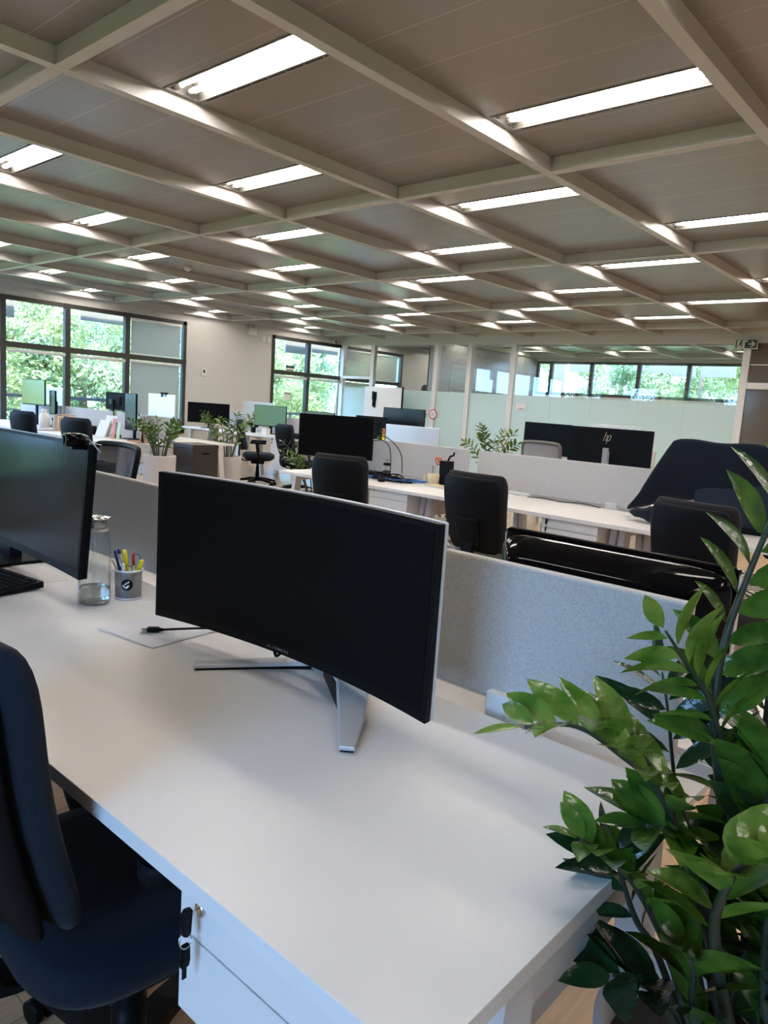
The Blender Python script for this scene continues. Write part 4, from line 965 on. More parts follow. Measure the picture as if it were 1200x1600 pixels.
# screen under a black cloth (second bench, right)
t = thing('covered_screen', 'wide tilted screen draped with a black cloth on the second bench', 'covered screen', (4.55, 1.15, DT))
rings = []; NN = 40
def lerp(a, b, k): return a + (b - a) * k
for k in range(NN + 1):
    u = k / NN; y = .80 - 1.55 * u       # left (+Y) to right
    zt = .525 if y < .52 else lerp(.525, .05, min(1, ((y - .52) / .28)) ** 1.15)
    zb_ = lerp(.035, .27, min(1, (.80 - y) / .85) ** .8)
    if k == 0: zt = zb_ + .03
    zt += .006 * math.sin(y * 19); zb_ += .008 * math.sin(y * 23 + 1)
    zt = max(zt, zb_ + .03); zc = (zt + zb_) / 2; hh = (zt - zb_) / 2
    th = .055 * min(1, .25 + u * 6) ; ring = []
    for (a, b) in sup(24, 1, 1, 3.0):
        fold = .006 * math.sin(y * 31 + b * 4) + .004 * math.sin(b * 9 + y * 13)
        ring.append((-.10 * b * hh / .24 + a * th + fold * (1 - abs(b)), y + .012 * math.sin(b * 5 + u * 9), zc + b * hh))
    rings.append(ring)
MB().loft(rings).build('black_cloth', M['chairfab'], t)
MB().box(.0, -.32, .02, .05, .40, .40).build('screen_body', M['chairblue'], t, bevel=.01)
MB().box(-.06, -.30, 0, .2, .22, .03).build('stand', M['black'], t, bevel=.008)
rings = []
for k in range(9):
    u = k / 8; s = math.sin(PI * min(.97, max(.06, u))) ** .6
    rings.append([(.0 + p[0], -.13 + .26 * u, .001 + .042 + .042 * p[1] / 1.0 * (1 + .25 * math.sin(k * 2))) for p in [(a * .06 * s, b * s) for (a, b) in sup(14, 1, 1, 2)]])
tag(MB().loft(rings).build('cloth_bundle', M['chairfab'], None, loc=(4.33, 1.72, DT + .0125)), 'crumpled black cloth bundle beside the covered screen', 'cloth')

# ------------------------------------------------------------------ things on the nearest desk
t = thing('carafe', 'clear glass water carafe with steel lid, a little water inside', 'carafe', (.978, 1.918, DT))
prof = [(.0, .004), (.036, .004), (.0415, .010), (.0425, .03), (.0425, .17), (.041, .185), (.0365, .20), (.0350, .212), (.0350, .238)]
outer = [(.0, 0.0005), (.036, .0005), (.042, .004), (.0435, .015), (.0435, .17), (.042, .187), (.0375, .203), (.036, .214), (.036, .238)]
MB().lathe(outer, 40, cap=False).build('glass_body', M['clearglass'], t)
MB().lathe(prof, 40, cap=False).build('inner_glass', M['clearglass'], t)
MB().lathe([(.0, .0045), (.034, .005), (.0402, .011), (.0405, .047), (.0, .047)], 36, cap=False).build('water', M['water'], t)
MB().lathe([(.0, .216), (.030, .216), (.0335, .219), (.0335, .239), (.038, .2395), (.0430, .2435), (.0425, .2455), (.02, .2475), (0, .248)], 40, cap=False).build('steel_lid', M['chrome'], t)
MB().lathe([(.0345, .206), (.0352, .207), (.0352, .213), (.0345, .214)], 36, cap=False).build('seal_ring', M['blindwhite'], t)
MB().lathe([(0, .06), (.006, .06), (.007, .065), (.004, .075), (.005, .10), (.005, .14), (.0075, .163), (.011, .168), (.0, .168)], 20, cap=False).build('waisted_glass', M['clearglass'], t)  # narrow-waisted glass shape floating inside the carafe
cup = thing('pencil_cup', 'grey wire mesh pencil cup with a round black sticker', 'pencil cup', (1.080, 1.915, DT))
MB().lathe([(.0365, .004), (.0385, .084)], 40, cap=False).build('mesh_wall', M['meshmetal'], cup)
for (r, z, h) in ((.0372, .0, .006), (.0395, .081, .006)): MB().lathe([(r - .002, z), (r + .001, z), (r + .001, z + h), (r - .002, z + h)], 40, cap=False).build('rim', M['silver'], cup)
MB().lathe([(0, .001), (.036, .001), (.036, .003), (0, .003)], 30, cap=False).build('bottom', M['grille'], cup)
# sticker: disc wrapped on the cup, facing the camera
dirc = math.atan2(-1.915, -1.080)
def on_cup(a, z, off=.0): # a: metres along the wall from the sticker centre
    th = dirc + a / .038; r = .0372 + .0225 * (z) * .05 + off; return (r * math.cos(th) * 1.02, r * math.sin(th) * 1.02, z)
st = MB(); cz = .047; ns = 24
vs = [on_cup(-.004, cz, .0006)] + [on_cup(-.004 + .0165 * math.cos(2 * PI * i / ns), cz + .0165 * math.sin(2 * PI * i / ns), .0006) for i in range(ns)]
st.add(vs, [(0, 1 + i, 1 + (i + 1) % ns) for i in range(ns)]); so = st.build('round_sticker', M['black'], cup)
ln = MB()
for (a0, z0, a1, z1) in ((-.006, .001, .006, .009), (-.012, -.001, -.006, -.006), (-.009, -.005, -.001, -.010), (-.001, -.006, .006, -.002), (-.003, -.010, .004, -.006)):
    d = Vector((a1 - a0, z1 - z0)).normalized(); n = Vector((-d.y, d.x)) * .0016
    ln.add([on_cup(-.004 + a0 + n.x, cz + z0 + n.y, .0011), on_cup(-.004 + a1 + n.x, cz + z1 + n.y, .0011), on_cup(-.004 + a1 - n.x, cz + z1 - n.y, .0011), on_cup(-.004 + a0 - n.x, cz + z0 - n.y, .0011)], [(0, 1, 2, 3)])
ln.build('white_lettering', M['cardwhite'], so)
def pen(name, label, cat, base, top, r, m, capm=None, caplen=.05, flat=False):
    b = Vector(base); tp = Vector(top); d = (tp - b).normalized()
    o = thing(name, label, cat, tuple(Vector((1.080, 1.915, DT)) + b)); L = (tp - b)
    MB().tube([(0, 0, 0), tuple(L - d * .004), tuple(L)], [r, r, r * .6], 10).build('barrel', m, o)
    if capm: MB().tube([tuple(L - d * caplen), tuple(L - d * .003), tuple(L + d * .002)], [r * 1.25, r * 1.25, r * .7], 10).build('cap', capm, o)
    return o
# local axes at the cup: 'sideways' follows the camera's right vector
sr = Vector((.666, -.746, 0)); sf = Vector((.746, .666, 0))
def cp(s, f, z): return tuple(sr * s + sf * f + Vector((0, 0, z)))
pen('highlighter', 'tall yellow highlighter standing upright in the mesh cup', 'highlighter', cp(.008, .0, .008), cp(-.012, -.006, .140), .0058, M['yellow'], M['yellow'], .05)
pen('highlighter', 'short yellow highlighter leaning right in the mesh cup', 'highlighter', cp(-.008, .01, .008), cp(.040, -.004, .113), .0058, M['yellow'], M['yellow'], .04)
pen('pen', 'red-capped pen in the mesh cup', 'pen', cp(.012, .016, .008), cp(.009, .012, .128), .0036, M['blindwhite'], M['red'], .034)
pen('pen', 'dark blue pen leaning left in the mesh cup', 'pen', cp(.0, -.012, .008), cp(-.043, .004, .136), .0042, M['bluepen'])
pen('pen', 'white pen beside the dark blue one in the mesh cup', 'pen', cp(.004, .008, .008), cp(-.033, .008, .138), .0045, M['blindwhite'], M['bluepen'], .012)
pen('pen', 'short white marker at the front of the mesh cup', 'marker', cp(-.006, -.02, .008), cp(-.008, -.022, .106), .005, M['blindwhite'])
pen('pen', 'thin white pen leaning far left in the mesh cup', 'pen', cp(.0, .012, .008), cp(-.045, -.01, .112), .0038, M['cardwhite'])
o = tag(MB().tube([cp(.005, .018, .01), cp(.003, .02, .12), cp(.018, .022, .126), cp(.026, .022, .118), cp(.024, .02, .02)], .0012, 6).build('bent_wire', M['black'], None, loc=(1.080, 1.915, DT)), 'bent black wire loop standing in the mesh cup', 'wire')
# papers and HDMI cable
t = thing('paper_sheets', 'small stack of white paper sheets under the cable plug', 'papers', (1.035, 1.605, DT), R(7))
for k, (dx, dy, rz_) in enumerate(((0, 0, 0), (-.004, .003, 1.2), (.003, -.002, -1.0), (.0, .002, .4))):
    o = MB().box(-.148, -.105, .0005 + k * .0007, .148, .105, .0010 + k * .0007).build('sheet', M['paper'], t); o.location = (dx, dy, 0); o.rotation_euler = (0, 0, R(rz_))
t = thing('cable_with_plug', 'black cable with flat metal plug lying on the white sheets', 'cable', (.955, 1.588, DT + .004))
cd = Vector((1.13 - .955, 1.46 - 1.588, 0)).normalized(); ang = math.atan2(cd.y, cd.x); Tk = Matrix.Rotation(ang, 4, 'Z')
MB().box(-.020, -.0068, .004, -.004, .0068, .0085, Tk).build('metal_plug', M['chrome'], t)
MB().box(-.006, -.0095, .0005, .024, .0095, .0125, Tk).build('plug_housing', M['blackmatte'], t, bevel=.003)
MB().tube([tuple(Tk @ Vector(p)) for p in ((.022, 0, .0065), (.034, 0, .0065))], [.005, .0034], 10).build('strain_relief', M['blackmatte'], t)
MB().tube(catmull([tuple(Tk @ Vector((.032, 0, .0065))), tuple(Tk @ Vector((.08, -.004, .010))), tuple(Tk @ Vector((.14, .004, .009))), tuple(Tk @ Vector((.20, .02, .004))), tuple(Tk @ Vector((.27, .03, .003)))], 6), .003, 8).build('cord', M['blackmatte'], t)
# keyboard
t = thing('keyboard', 'black full-size keyboard in front of the monitor at left', 'keyboard', (.83, 2.33, DT), R(8))
KL, KD = .44, .135
MB().prism([(-KD / 2, .002), (KD / 2, .006), (KD / 2, .026), (-KD / 2, .014)], 'y', -KL / 2, KL / 2).build('case', M['black'], t, bevel=.003)
keym = MB().loft([[(-.0075, -.0078, 0), (.0075, -.0078, 0), (.0075, .0078, 0), (-.0075, .0078, 0)], [(-.006, -.0062, .0045), (.006, -.0062, .0045), (.006, .0062, .0045), (-.006, .0062, .0045)]], smooth=False).mesh('key', M['blackmatte'])
for r_ in range(6):
    for c_ in range(16):
        x = -KD / 2 + .016 + r_ * .0188 + (.004 if r_ == 5 else 0); y = -KL / 2 + .02 + c_ * .0188
        o = bpy.data.objects.new('key', keym); sc.collection.objects.link(o); o.parent = t; o.location = (x, y, .0145 + (x + KD / 2) * .089); o.rotation_euler = (0, -.089, 0)
MB().tube(catmull([(.06, .1, .02), (.10, .09, .006), (.16, .10, .004)], 5), .002, 6).build('cord', M['black'], t)

# ------------------------------------------------------------------ things on the second bench
def cable(name, label, pts, r, m, loc): return tag(MB().tube(catmull(pts, 6), r, 7).build(name, m, None, loc=loc), label, 'cable')
rnd = random.Random(4)
for q, (m_, lab) in enumerate(((M['black'], 'tangled black cable nearest the big black screen'), (M['black'], 'tangled black cable heaped at the middle of the pile'), (M['bluecable'], 'blue network cable coiled in the cable pile'), (M['bluecable'], 'blue network cable trailing towards the mug'), (M['black'], 'thin black cable looped at the front of the pile'))):
    c0 = Vector((4.42 + .05 * (q % 2), (4.14, 3.97, 4.05, 3.78, 3.88)[q], DT)); pts = []
    for k in range(22):
        pts.append((rnd.uniform(-.12, .12), rnd.uniform(-.17, .17), .006 + rnd.uniform(0, .05) * (1 if q in (0, 1) else .4)))
    cable('tangled_cable', lab, pts, .005 if m_ is M['black'] else .004, m_, tuple(c0))
cable('monitor_cable', 'black cable arching from the big screen down to the pile', [(0, .12, .30), (.0, .0, .31), (-.02, -.10, .26), (-.06, -.16, .12), (-.08, -.17, .02)], .004, M['black'], (4.60, 4.20, DT))
cable('monitor_cable', 'second black cable arching higher from the big screen', [(0, .1, .33), (.02, -.02, .345), (.02, -.14, .29), (.0, -.24, .20), (.0, -.26, .05)], .004, M['black'], (4.60, 4.22, DT))
t = thing('docking_box', 'small black box under the big black screen', 'box', (4.50, 4.20, DT)); MB().box(-.06, -.07, 0, .06, .07, .05).build('case', M['black'], t, bevel=.005); MB().box(-.062, -.05, .012, -.059, -.02, .024).build('port', M['grille'], t)
def mouse(label, loc, rz):
    t = thing('computer_mouse', label, 'mouse', loc, rz)
    MB().loft([[(p[0] * s, p[1] * s, z) for p in sup(20, .055, .031, 2.4)] for (z, s) in ((0, .92), (.008, 1), (.02, .92), (.03, .66), (.034, .3))]).build('body', M['black'], t); MB().tube([(.03, 0, .026), (.04, 0, .022)], .004, 8).build('wheel', M['grille'], t)
mouse('black mouse at the front of the cable pile', (4.30, 3.92, DT), R(40)); mouse('second black mouse in front of the blue cable', (4.46, 3.78, DT), R(80))
t = thing('glass_jar', 'square glass jar holding a tiny green plant on the cable-tangle desk', 'jar', (4.69, 4.21, DT))
MB().lathe([(0, .001), (.034, .001), (.038, .01), (.038, .09), (.03, .10), (.03, .112)], 20, cap=False).build('glass_body', M['clearglass'], t); MB().lathe([(0, .003), (.034, .004), (.035, .05), (0, .05)], 20, cap=False).build('soil', M['soil'], t); MB().lathe([(.031, .095), (.034, .095), (.034, .115), (.031, .115)], 20, cap=False).build('collar', M['black'], t)
MB().tube([(0, 0, .05), (.002, 0, .14)], .002, 6).build('stem', M['stem'], t)
def leaf_into(mb, base, d, nrm, L, W, droop=.25, fold=.28, n=7):
    d = Vector(d).normalized(); nrm = Vector(nrm); nrm = (nrm - d * nrm.dot(d))
    nrm = nrm.normalized() if nrm.length > 1e-4 else d.orthogonal().normalized()
    sd = d.cross(nrm); vs = []; fs = []
    for k in range(n + 1):
        t_ = k / n; wd = W / 2 * (math.sin(PI * t_ ** .85) ** .8 if 0 < t_ < 1 else 0.02)
        c = Vector(base) + d * L * t_ - nrm * droop * L * t_ * t_
        vs += [c - sd * wd + nrm * wd * fold, c, c + sd * wd + nrm * wd * fold]
    for k in range(n):
        a = k * 3; fs += [(a, a + 1, a + 4, a + 3), (a + 1, a + 2, a + 5, a + 4)]
    mb.add(vs, fs, None, True)
lf = MB()
for k in range(8): leaf_into(lf, (.002, 0, .135 + .002 * (k % 2)), (math.cos(k * .8), math.sin(k * .8), .35), (0, 0, 1), .045, .012)
lf.build('leaves', M['leaf'], t)
def mugm(label, loc, m, rz=0, name='mug', r=.04, h=.09):
    t = thing(name, label, 'mug', loc, rz)
    MB().lathe([(0, 0), (r * .9, 0), (r, .008), (r, h), (r - .004, h), (r - .006, .01), (0, .008)], 28, cap=False).build('body', m, t)
    MB().tube(catmull([(0, r - .003, h * .78), (0, r + .022, h * .8), (0, r + .03, h * .5), (0, r + .02, h * .25), (0, r - .003, h * .2)], 5), .0055, 8).build('handle', m, t); return t
mugm('cream ceramic mug in front of the black pen holder', (4.57, 3.60, DT), M['cream'], R(25), r=.048)
t = thing('pen_holder', 'tall black pen holder between mug and chair', 'pen holder', (4.64, 3.53, DT))
MB().loft([[(x * s, y * s, z) for (x, y) in ((-.042, -.042), (.042, -.042), (.042, .042), (-.042, .042))] for (z, s) in ((0, .95), (.20, 1.0))], smooth=False).build('box', M['blackmatte'], t, bevel=.003)
t = thing('scissors', 'red-orange handled scissors standing beside the black pen holder', 'scissors', (4.64, 3.605, DT))
for s in (-1, 1):
    MB().tube([(0 + .02 * math.cos(a), s * .018 + .02 * math.sin(a) * .7 + .004, .19 + .03 * math.sin(a)) for a in [2 * PI * i / 14 for i in range(15)]], .006, 7).build('handle', M['orange'], t)
    MB().tube([(0, s * .006, .16), (0, 0, .004)], .004, 6).build('blade', M['silver'], t)
t = thing('pen', 'green pencil standing beside the scissors', 'pencil', (4.64, 3.655, DT)); MB().tube([(0, 0, .0), (-.01, .006, .15)], .004, 7).build('barrel', M['leafyoung'], t)
t = thing('black_clip', 'black cable clip sticking up out of the pen holder', 'clip', (4.64, 3.51, DT + .20)); MB().tube(catmull([(0, .01, -.0), (0, -.01, .04), (0, -.04, .05), (0, -.045, .075)], 5), .008, 8).build('body', M['black'], t)
t = thing('notebook', 'pale notebook lying by the black pen holder', 'notebook', (4.48, 3.47, DT)); MB().box(-.09, -.10, 0, .05, .08, .014).build('pages', M['cardwhite'], t); MB().box(-.092, -.102, .014, .052, .082, .017).build('cover', M['cream'], t)
t = thing('power_adapter', 'white adapter lying in the tray below the divider', 'adapter', (4.83, 2.95, DT - .033)); MB().box(-.03, -.09, 0, .03, .09, .045).build('case', M['cardwhite'], t, bevel=.004); MB().box(-.031, -.02, .018, -.029, .02, .026).build('band', M['grille'], t)
cable('power_cable', 'thin dark cable lying at the foot of the divider', [(0, .28, .002), (.01, .15, .010), (-.01, 0, .004), (.02, -.15, .012), (0, -.3, .003)], .003, M['blackmatte'], (4.70, 2.52, DT))

# ------------------------------------------------------------------ things by the wide window
t = thing('pump_bottle', 'tall white plastic bottle on the desk under the wide window', 'bottle', (4.35, 9.95, DT)); MB().lathe([(0, 0), (.065, 0), (.07, .01), (.07, .16), (.05, .20), (.03, .215), (.03, .235)], 20, cap=False).build('body', M['cardwhite'], t); MB().lathe([(.034, .23), (.034, .262), (0, .264)], 16, cap=False).build('cap', M['cardwhite'], t)
t = thing('jar', 'small jar with dark lid beside the white bottle', 'jar', (4.42, 9.78, DT)); MB().lathe([(0, 0), (.04, 0), (.042, .01), (.042, .12), (.036, .13)], 18, cap=False).build('body', M['sunshade'], t); MB().lathe([(.044, .13), (.044, .155), (0, .156)], 18, cap=False).build('lid', M['black'], t)
for q, (y, h, m_, lab) in enumerate(((9.62, .20, 'kraft', 'kraft brown standing folder, leftmost of three'), (9.56, .21, 'wood', 'dark wooden standing folder between the other two'), (9.50, .19, 'kraft', 'kraft brown standing folder, rightmost of three'))):
    t = thing('folder', lab, 'folder', (4.45, y, DT)); MB().box(-.12, -.022, 0, .12, .022, h).build('cover', M[m_], t); MB().box(-.115, -.018, h - .002, .118, .018, h + .004).build('pages', M['cardwhite'], t)
tag(MB().box(-.14, -.2, 0, .14, .2, .022).build('laptop', M['alu'], None, .006, loc=(4.22, 9.75, DT)), 'closed silver laptop before the jars under the wide window', 'laptop')
t = thing('black_cup', 'black cup on the desk between the two window chairs and the papers', 'cup', (4.52, 8.95, DT)); MB().lathe([(0, 0), (.045, 0), (.05, .11), (.045, .11), (.042, .01), (0, .01)], 20, cap=False).build('body', M['black'], t)
for q, (y, h, r_, lab) in enumerate(((8.60, .26, 8, 'white upright paper board, taller rear one'), (8.66, .20, 3, 'white upright paper board, shorter front one'))):
    t = thing('paper_stand', lab + ' on the window desk', 'paper stand', (4.52 - .06 * q, y, DT), R(r_)); MB().prism([(0, 0), (.02, 0), (.09, h), (.08, h)], 'y', -.11, .11).build('board', M['cardwhite'], t); MB().box(.0, -.05, 0, .12, .05, .006).build('foot', M['cardwhite'], t)
t = thing('desk_fan', 'small round dark fan below the slanted-logo monitor', 'fan', (4.55, 8.42, DT)); MB().tube([(.0 , .07 * math.cos(a), .11 + .07 * math.sin(a)) for a in [2 * PI * i / 20 for i in range(21)]], .007, 7).build('ring', M['black'], t); MB().lathe([(.06, -.01), (.05, .01)], 18, (0, 0, 0), Matrix.Translation((0, 0, .11)) @ Rm).build('blades', M['rail'], t); MB().box(-.04, -.05, 0, .04, .05, .04).build('foot', M['black'], t)
for (y, z0, h, m_, lab) in ((8.19, .0, .20, 'palegreen', 'pale green upright card below the narrow screen'), (8.30, .0, .24, 'pink', 'pink and orange paper strip standing by the narrow screen')):
    t = thing('paper_strip', lab, 'paper', (4.44, y, DT)); MB().prism([(0, 0), (.012, 0), (.03, h), (.026, h)], 'y', -.035, .035).build('card', M[m_], t); MB().box(-.01, -.03, 0, .04, .03, .005).build('foot', M[m_], t)
t = thing('wooden_stand', 'upright light wooden board with base at the end of the window desk', 'stand', (4.50, 7.75, DT)); MB().box(-.02, -.06, .014, .01, .0, .30).build('upright', M['wood'], t); MB().box(-.10, -.10, 0, .06, .14, .014).build('base', M['wood'], t)
t = thing('figurine', 'small dark stick figurine beside the wooden stand', 'figurine', (4.46, 7.66, DT))
for a, b in (((0, 0, .20), (0, 0, .11)), ((0, 0, .11), (0, .02, 0)), ((0, 0, .11), (0, -.02, 0)), ((0, 0, .18), (0, .035, .13)), ((0, 0, .18), (0, -.03, .21))): MB().tube([a, b], .008, 7).build('limb', M['black'], t)
MB().lathe([(0, .20), (.013, .205), (.015, .22), (.0, .235)], 12, cap=False).build('head', M['black'], t)
t = thing('filing_box', 'dark taupe floor cabinet with a slot handle between the potted plants', 'cabinet', (4.95, 7.32, 0), R(0))
MB().box(-.175, -.2, 0, .175, .2, .76).build('body', M['darkbox'], t, bevel=.006); MB().box(-.05, -.203, .655, .05, -.198, .675).build('slot_handle', M['black'], t); MB().box(-.177, -.202, .72, .177, .202, .765).build('top', M['darkbox'], t, bevel=.004)
# things by the pale green screen
t = thing('dark_tray', 'low black tray on the desk before the pale green screen', 'tray', (7.85, 8.95, DT)); MB().box(-.12, -.28, 0, .12, .28, .07).build('box', M['black'], t, bevel=.005); MB().box(-.122, -.26, .075, .118, .26, .079).build('lid', M['blackmatte'], t)
t = thing('white_box', 'small white box under the pale green screen', 'box', (7.80, 9.55, DT)); MB().box(-.04, -.06, 0, .04, .06, .11).build('carton', M['cardwhite'], t); MB().box(-.042, -.062, .09, .042, .062, .113).build('lid', M['cardwhite'], t)
mugm('dark blue cup on the desk by the bluish divider', (8.2, 10.75, DT), M['bluepen'], 0, r=.05, h=.14)
t = thing('headphones', 'black headphones hanging by the pale green screen', 'headphones', (8.05, 10.2, DT))
MB().tube([(0, .08 * math.cos(a), .16 + .09 * math.sin(a)) for a in [PI * i / 12 for i in range(13)]], .01, 8).build('band', M['black'], t)
for s in (-1, 1): MB().lathe([(.045, -.02), (.05, 0), (.045, .02)], 16, (0, 0, 0), Matrix.Translation((0, s * .08, .14)) @ Matrix.Rotation(R(90), 4, 'X')).build('ear_cup', M['black'], t)
MB().box(-.03, -.03, 0, .03, .03, .1).build('hanger', M['black'], t)

# ------------------------------------------------------------------ plants
def zz_stem(t, pts, n, L, W, seed, lm, r=.006, start=.25, side=None, flat=0.0, even=False):
    rr = random.Random(seed); P = catmull(pts, 8); m = len(P)
    st = MB().tube(P, [r * (1.25 - .8 * k / (m - 1)) for k in range(m)], 8).build('stem', M['stem'], t)
    lf = MB(); tot = m - 1
    for k in range(n):
        u = start + (1 - start) * (k / (n - 1)); f = u * tot; i = min(int(f), tot - 1); p = P[i].lerp(P[i + 1], f - i); tg = (P[i + 1] - P[i]).normalized()
        sd = Vector(side) if side else tg.cross(Vector((0, 0, 1)))
        sd = (sd - tg * sd.dot(tg)).normalized(); upv = sd.cross(tg)
        if upv.z < 0: upv = -upv
        s = 1 if k % 2 == 0 else -1
        if k == n - 1: d = tg; s = 0
        else: d = (tg * rr.uniform(.55, .9) + sd * s * rr.uniform(.7, 1.0) + upv * rr.uniform(-.05, .45)).normalized()
        if even and s: d = (tg * rr.uniform(.55, .75) + sd * s * rr.uniform(.75, .9) + upv * rr.uniform(.15, .4)).normalized()
        l = L * rr.uniform(.85, 1.12) * (.62 + .55 * math.sin(PI * min(1, .15 + .8 * (1 - u) + .12)))
        if u > .93: l *= .72
        nr = (upv * rr.uniform(.2, .8) + tg * rr.uniform(.2, .9) + sd * rr.uniform(-.5, .5) + Vector((0, 0, flat * .6))).normalized()
        if even: nr = (upv * rr.uniform(.5, .8) + tg * rr.uniform(.3, .7) - sd * s * rr.uniform(.1, .4)).normalized()
        leaf_into(lf, p + d * .004, d, nr, l, l * W, rr.uniform(.05, .30), rr.uniform(.18, .38))
    lf.build('leaves', lm, st)
def pot(t, r0, r1, h, m, inner=.03):
    MB().lathe([(0, 0), (r0, 0), (r0 + .005, .01), (r1, h - .01), (r1 - .003, h), (r1 - .016, h), (r1 - .020, h - inner), (0, h - inner)], 40, cap=False).build('pot', m, t)
    MB().lathe([(0, h - inner + .012), (r1 * .5, h - inner + .010), (r1 - .022, h - inner + .004)], 30, cap=False).build('soil', M['soil'], t)
np_ = thing('potted_plant', 'large glossy-leaved plant in a pale pot at the right front, leaning over the desk', 'plant', (1.025, .185, 0))
pot(np_, .155, .195, .50, M['potwhite'], .06)
def loc_(pts): return [tuple(Vector(p) - Vector((1.025, .185, 0))) for p in pts]
camside = (.665, -.744, .067)
base = (1.05, .17, .44)
zz_stem(np_, loc_([(1.02, .18, .44), (.994, .225, .623), (.966, .251, .728), (.937, .272, .813), (.907, .307, .885), (.873, .339, .923), (.828, .382, .96), (.785, .43, .955)]), 22, .088, .36, 1, M['leafyoung'], .0055, .34, even=True)
zz_stem(np_, loc_([(1.04, .2, .44), (1.01, .24, .62), (.996, .259, .709), (.971, .281, .822), (.942, .312, .88), (.92, .347, .923), (.896, .379, .945)]), 12, .088, .36, 2, M['leafyoung'], .005, .4, even=True)
zz_stem(np_, loc_([(1.10, .18, .44), (1.09, .22, .568), (1.05, .25, .781), (1.022, .276, .952), (1.038, .28, 1.056), (1.064, .27, 1.144), (1.095, .255, 1.233), (1.12, .24, 1.29)]), 22, .088, .40, 3, M['leaf'], .0065, .30, side=camside, even=True)
zz_stem(np_, loc_([(1.08, .19, .44), (1.064, .24, .68), (1.03, .258, .884), (.993, .275, .98), (.969, .297, 1.024), (.94, .327, 1.078)]), 15, .072, .42, 4, M['leafyoung'], .0045, .40, side=camside, even=True)
zz_stem(np_, loc_([(1.06, .22, .44), (1.057, .29, .657), (1.038, .325, .851), (1.034, .342, .937), (1.032, .356, .991)]), 11, .095, .24, 5, M['leafdark'], .0035, .50, side=camside)
zz_stem(np_, loc_([(.98, .2, .44), (.942, .262, .626), (.915, .285, .698), (.88, .309, .76), (.848, .338, .80), (.83, .361, .815)]), 14, .070, .42, 6, M['leafyoung'], .0042, .42, even=True)
zz_stem(np_, loc_([(1.0, .22, .44), (.956, .285, .62), (.929, .312, .676), (.905, .325, .73), (.896, .335, .765), (.892, .345, .79)]), 10, .08, .32, 7, M['leafdark'], .0045, .35, side=camside)
zz_stem(np_, loc_([(.99, .15, .44), (.926, .19, .626), (.859, .20, .761), (.829, .19, .831), (.827, .175, .873), (.84, .15, .895)]), 13, .085, .58, 8, M['leafyoung'], .007, .40, flat=.9)
zz_stem(np_, loc_([(.99, .2, .44), (.933, .25, .566), (.899, .27, .614), (.869, .29, .644), (.845, .305, .65)]), 11, .090, .46, 9, M['leafdark'], .005, .3, flat=.6)
zz_stem(np_, loc_([(1.02, .13, .44), (.97, .15, .589), (.952, .16, .685), (.939, .162, .746), (.933, .155, .798)]), 14, .085, .50, 10, M['leaf'], .007, .15, flat=.5)
zz_stem(np_, loc_([(1.12, .16, .44), (1.15, .21, .638), (1.165, .23, .795), (1.174, .244, .89), (1.182, .25, .956)]), 14, .11, .48, 11, M['leafdark'], .0065, .3, side=camside)
zz_stem(np_, loc_([(1.09, .17, .44), (1.10, .2, .555), (1.085, .215, .727), (1.052, .21, .826), (1.058, .19, .898)]), 18, .10, .46, 12, M['leaf'], .006, .15, side=camside)
zz_stem(np_, loc_([(.98, .16, .44), (.925, .2, .56), (.90, .222, .624), (.881, .222, .686), (.877, .235, .709)]), 12, .085, .5, 13, M['leaf'], .005, .2, flat=.5)
zz_stem(np_, loc_([(1.03, .2, .44), (.983, .231, .656), (.949, .253, .79), (.91, .277, .831), (.889, .302, .837)]), 15, .09, .44, 14, M['leaf'], .0055, .25, flat=.4)
for q in range(12):
    a = q * .9 + .3; rr = random.Random(70 + q); bx, by = 1.06 + .1 * math.cos(a), .14 + .1 * math.sin(a); dx = .05 + .12 * rr.random()
    zz_stem(np_, loc_([(bx, by, .44), (bx + .04, by - .02, .60), (bx + .5 * dx, by - .3 * dx, .74), (bx + dx, by - .4 * dx, .86 + .2 * rr.random())]), 18, .095, .46, 30 + q, M['leafdark'] if q % 2 else M['leaf'], .0055, .1, side=camside)

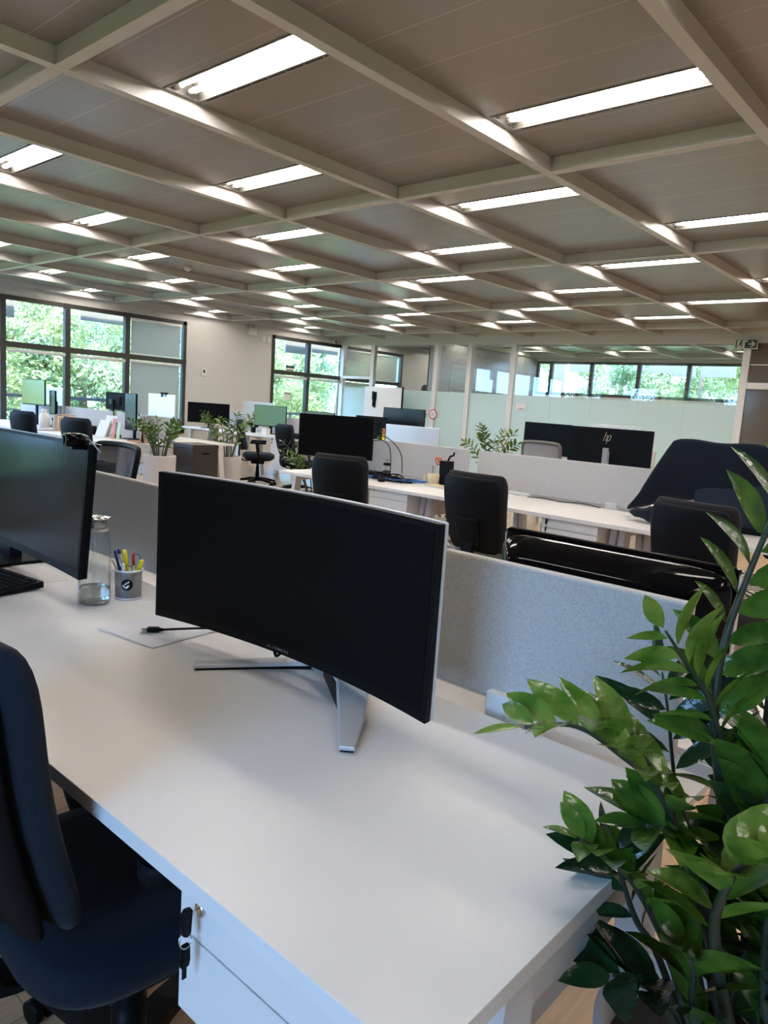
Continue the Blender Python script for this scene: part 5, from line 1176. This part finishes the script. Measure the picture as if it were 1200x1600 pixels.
def small_plant(label, loc, r0, r1, h, stems, seed, L=.075, hgt=.45, spread=.32, lm=None, group=None, nl=14, lean=None):
    t = thing('potted_plant', label, 'plant', (*loc, 0)); pot(t, r0, r1, h, M['potwhite'], .03); rr = random.Random(seed)
    for k in range(stems):
        a = 2 * PI * k / stems + rr.uniform(-.3, .3); b = rr.uniform(.25, 1) * spread; H = hgt * rr.uniform(.65, 1.05)
        bx, by = .35 * r1 * math.cos(a), .35 * r1 * math.sin(a); lx, ly = lean or (0, 0)
        pts = [(bx, by, h - .03), (bx + .25 * b * math.cos(a), by + .25 * b * math.sin(a), h + H * .4), (bx + .6 * b * math.cos(a) + lx * .5, by + .6 * b * math.sin(a) + ly * .5, h + H * .8), (bx + b * math.cos(a) + lx, by + b * math.sin(a) + ly, h + H)]
        zz_stem(t, pts, nl, L, .40, seed * 50 + k, lm or (M['leaf'] if k % 3 else M['leafyoung']), .006, .25, side=camside)
    return t
small_plant('bushy green plant in a pale round pot left of the dark floor cabinet', (4.36, 7.12), .155, .172, .655, 11, 2, hgt=.42, spread=.30)
small_plant('green plant in a pale round pot right of the dark floor cabinet', (5.85, 7.95), .18, .195, .56, 10, 3, hgt=.55, spread=.38)
small_plant('low wide-spreading plant in a short pale pot at the end of the second bench', (5.35, 5.72), .17, .20, .40, 9, 4, hgt=.50, spread=.50)
small_plant('feathery plant standing before the glass between the dividers and slim screen', (8.9, 5.85), .16, .18, .45, 8, 5, L=.10, hgt=.68, spread=.36)
small_plant('tall plant behind the silver computer, before the round red notice', (10.6, 8.85), .18, .2, .5, 7, 6, L=.10, hgt=.78, spread=.45)
small_plant('dark plant at the left of the silver computer with sticky notes', (6.55, 5.95), .16, .18, .45, 7, 7, L=.085, hgt=.60, spread=.28)

# the bench line with the big black screen stands 0.11 m further back
CHAIRS = ('office chair', 'chair', 'plant', 'carpet', 'blind', 'railing', 'detector', 'ceiling light', 'tree')
for o in sc.objects:
    if o.parent is None and o.get('category') and o['category'] not in CHAIRS and 3.9 < o.location.x < 5.75 and -1 < o.location.y < 6:
        o.location.x += .11
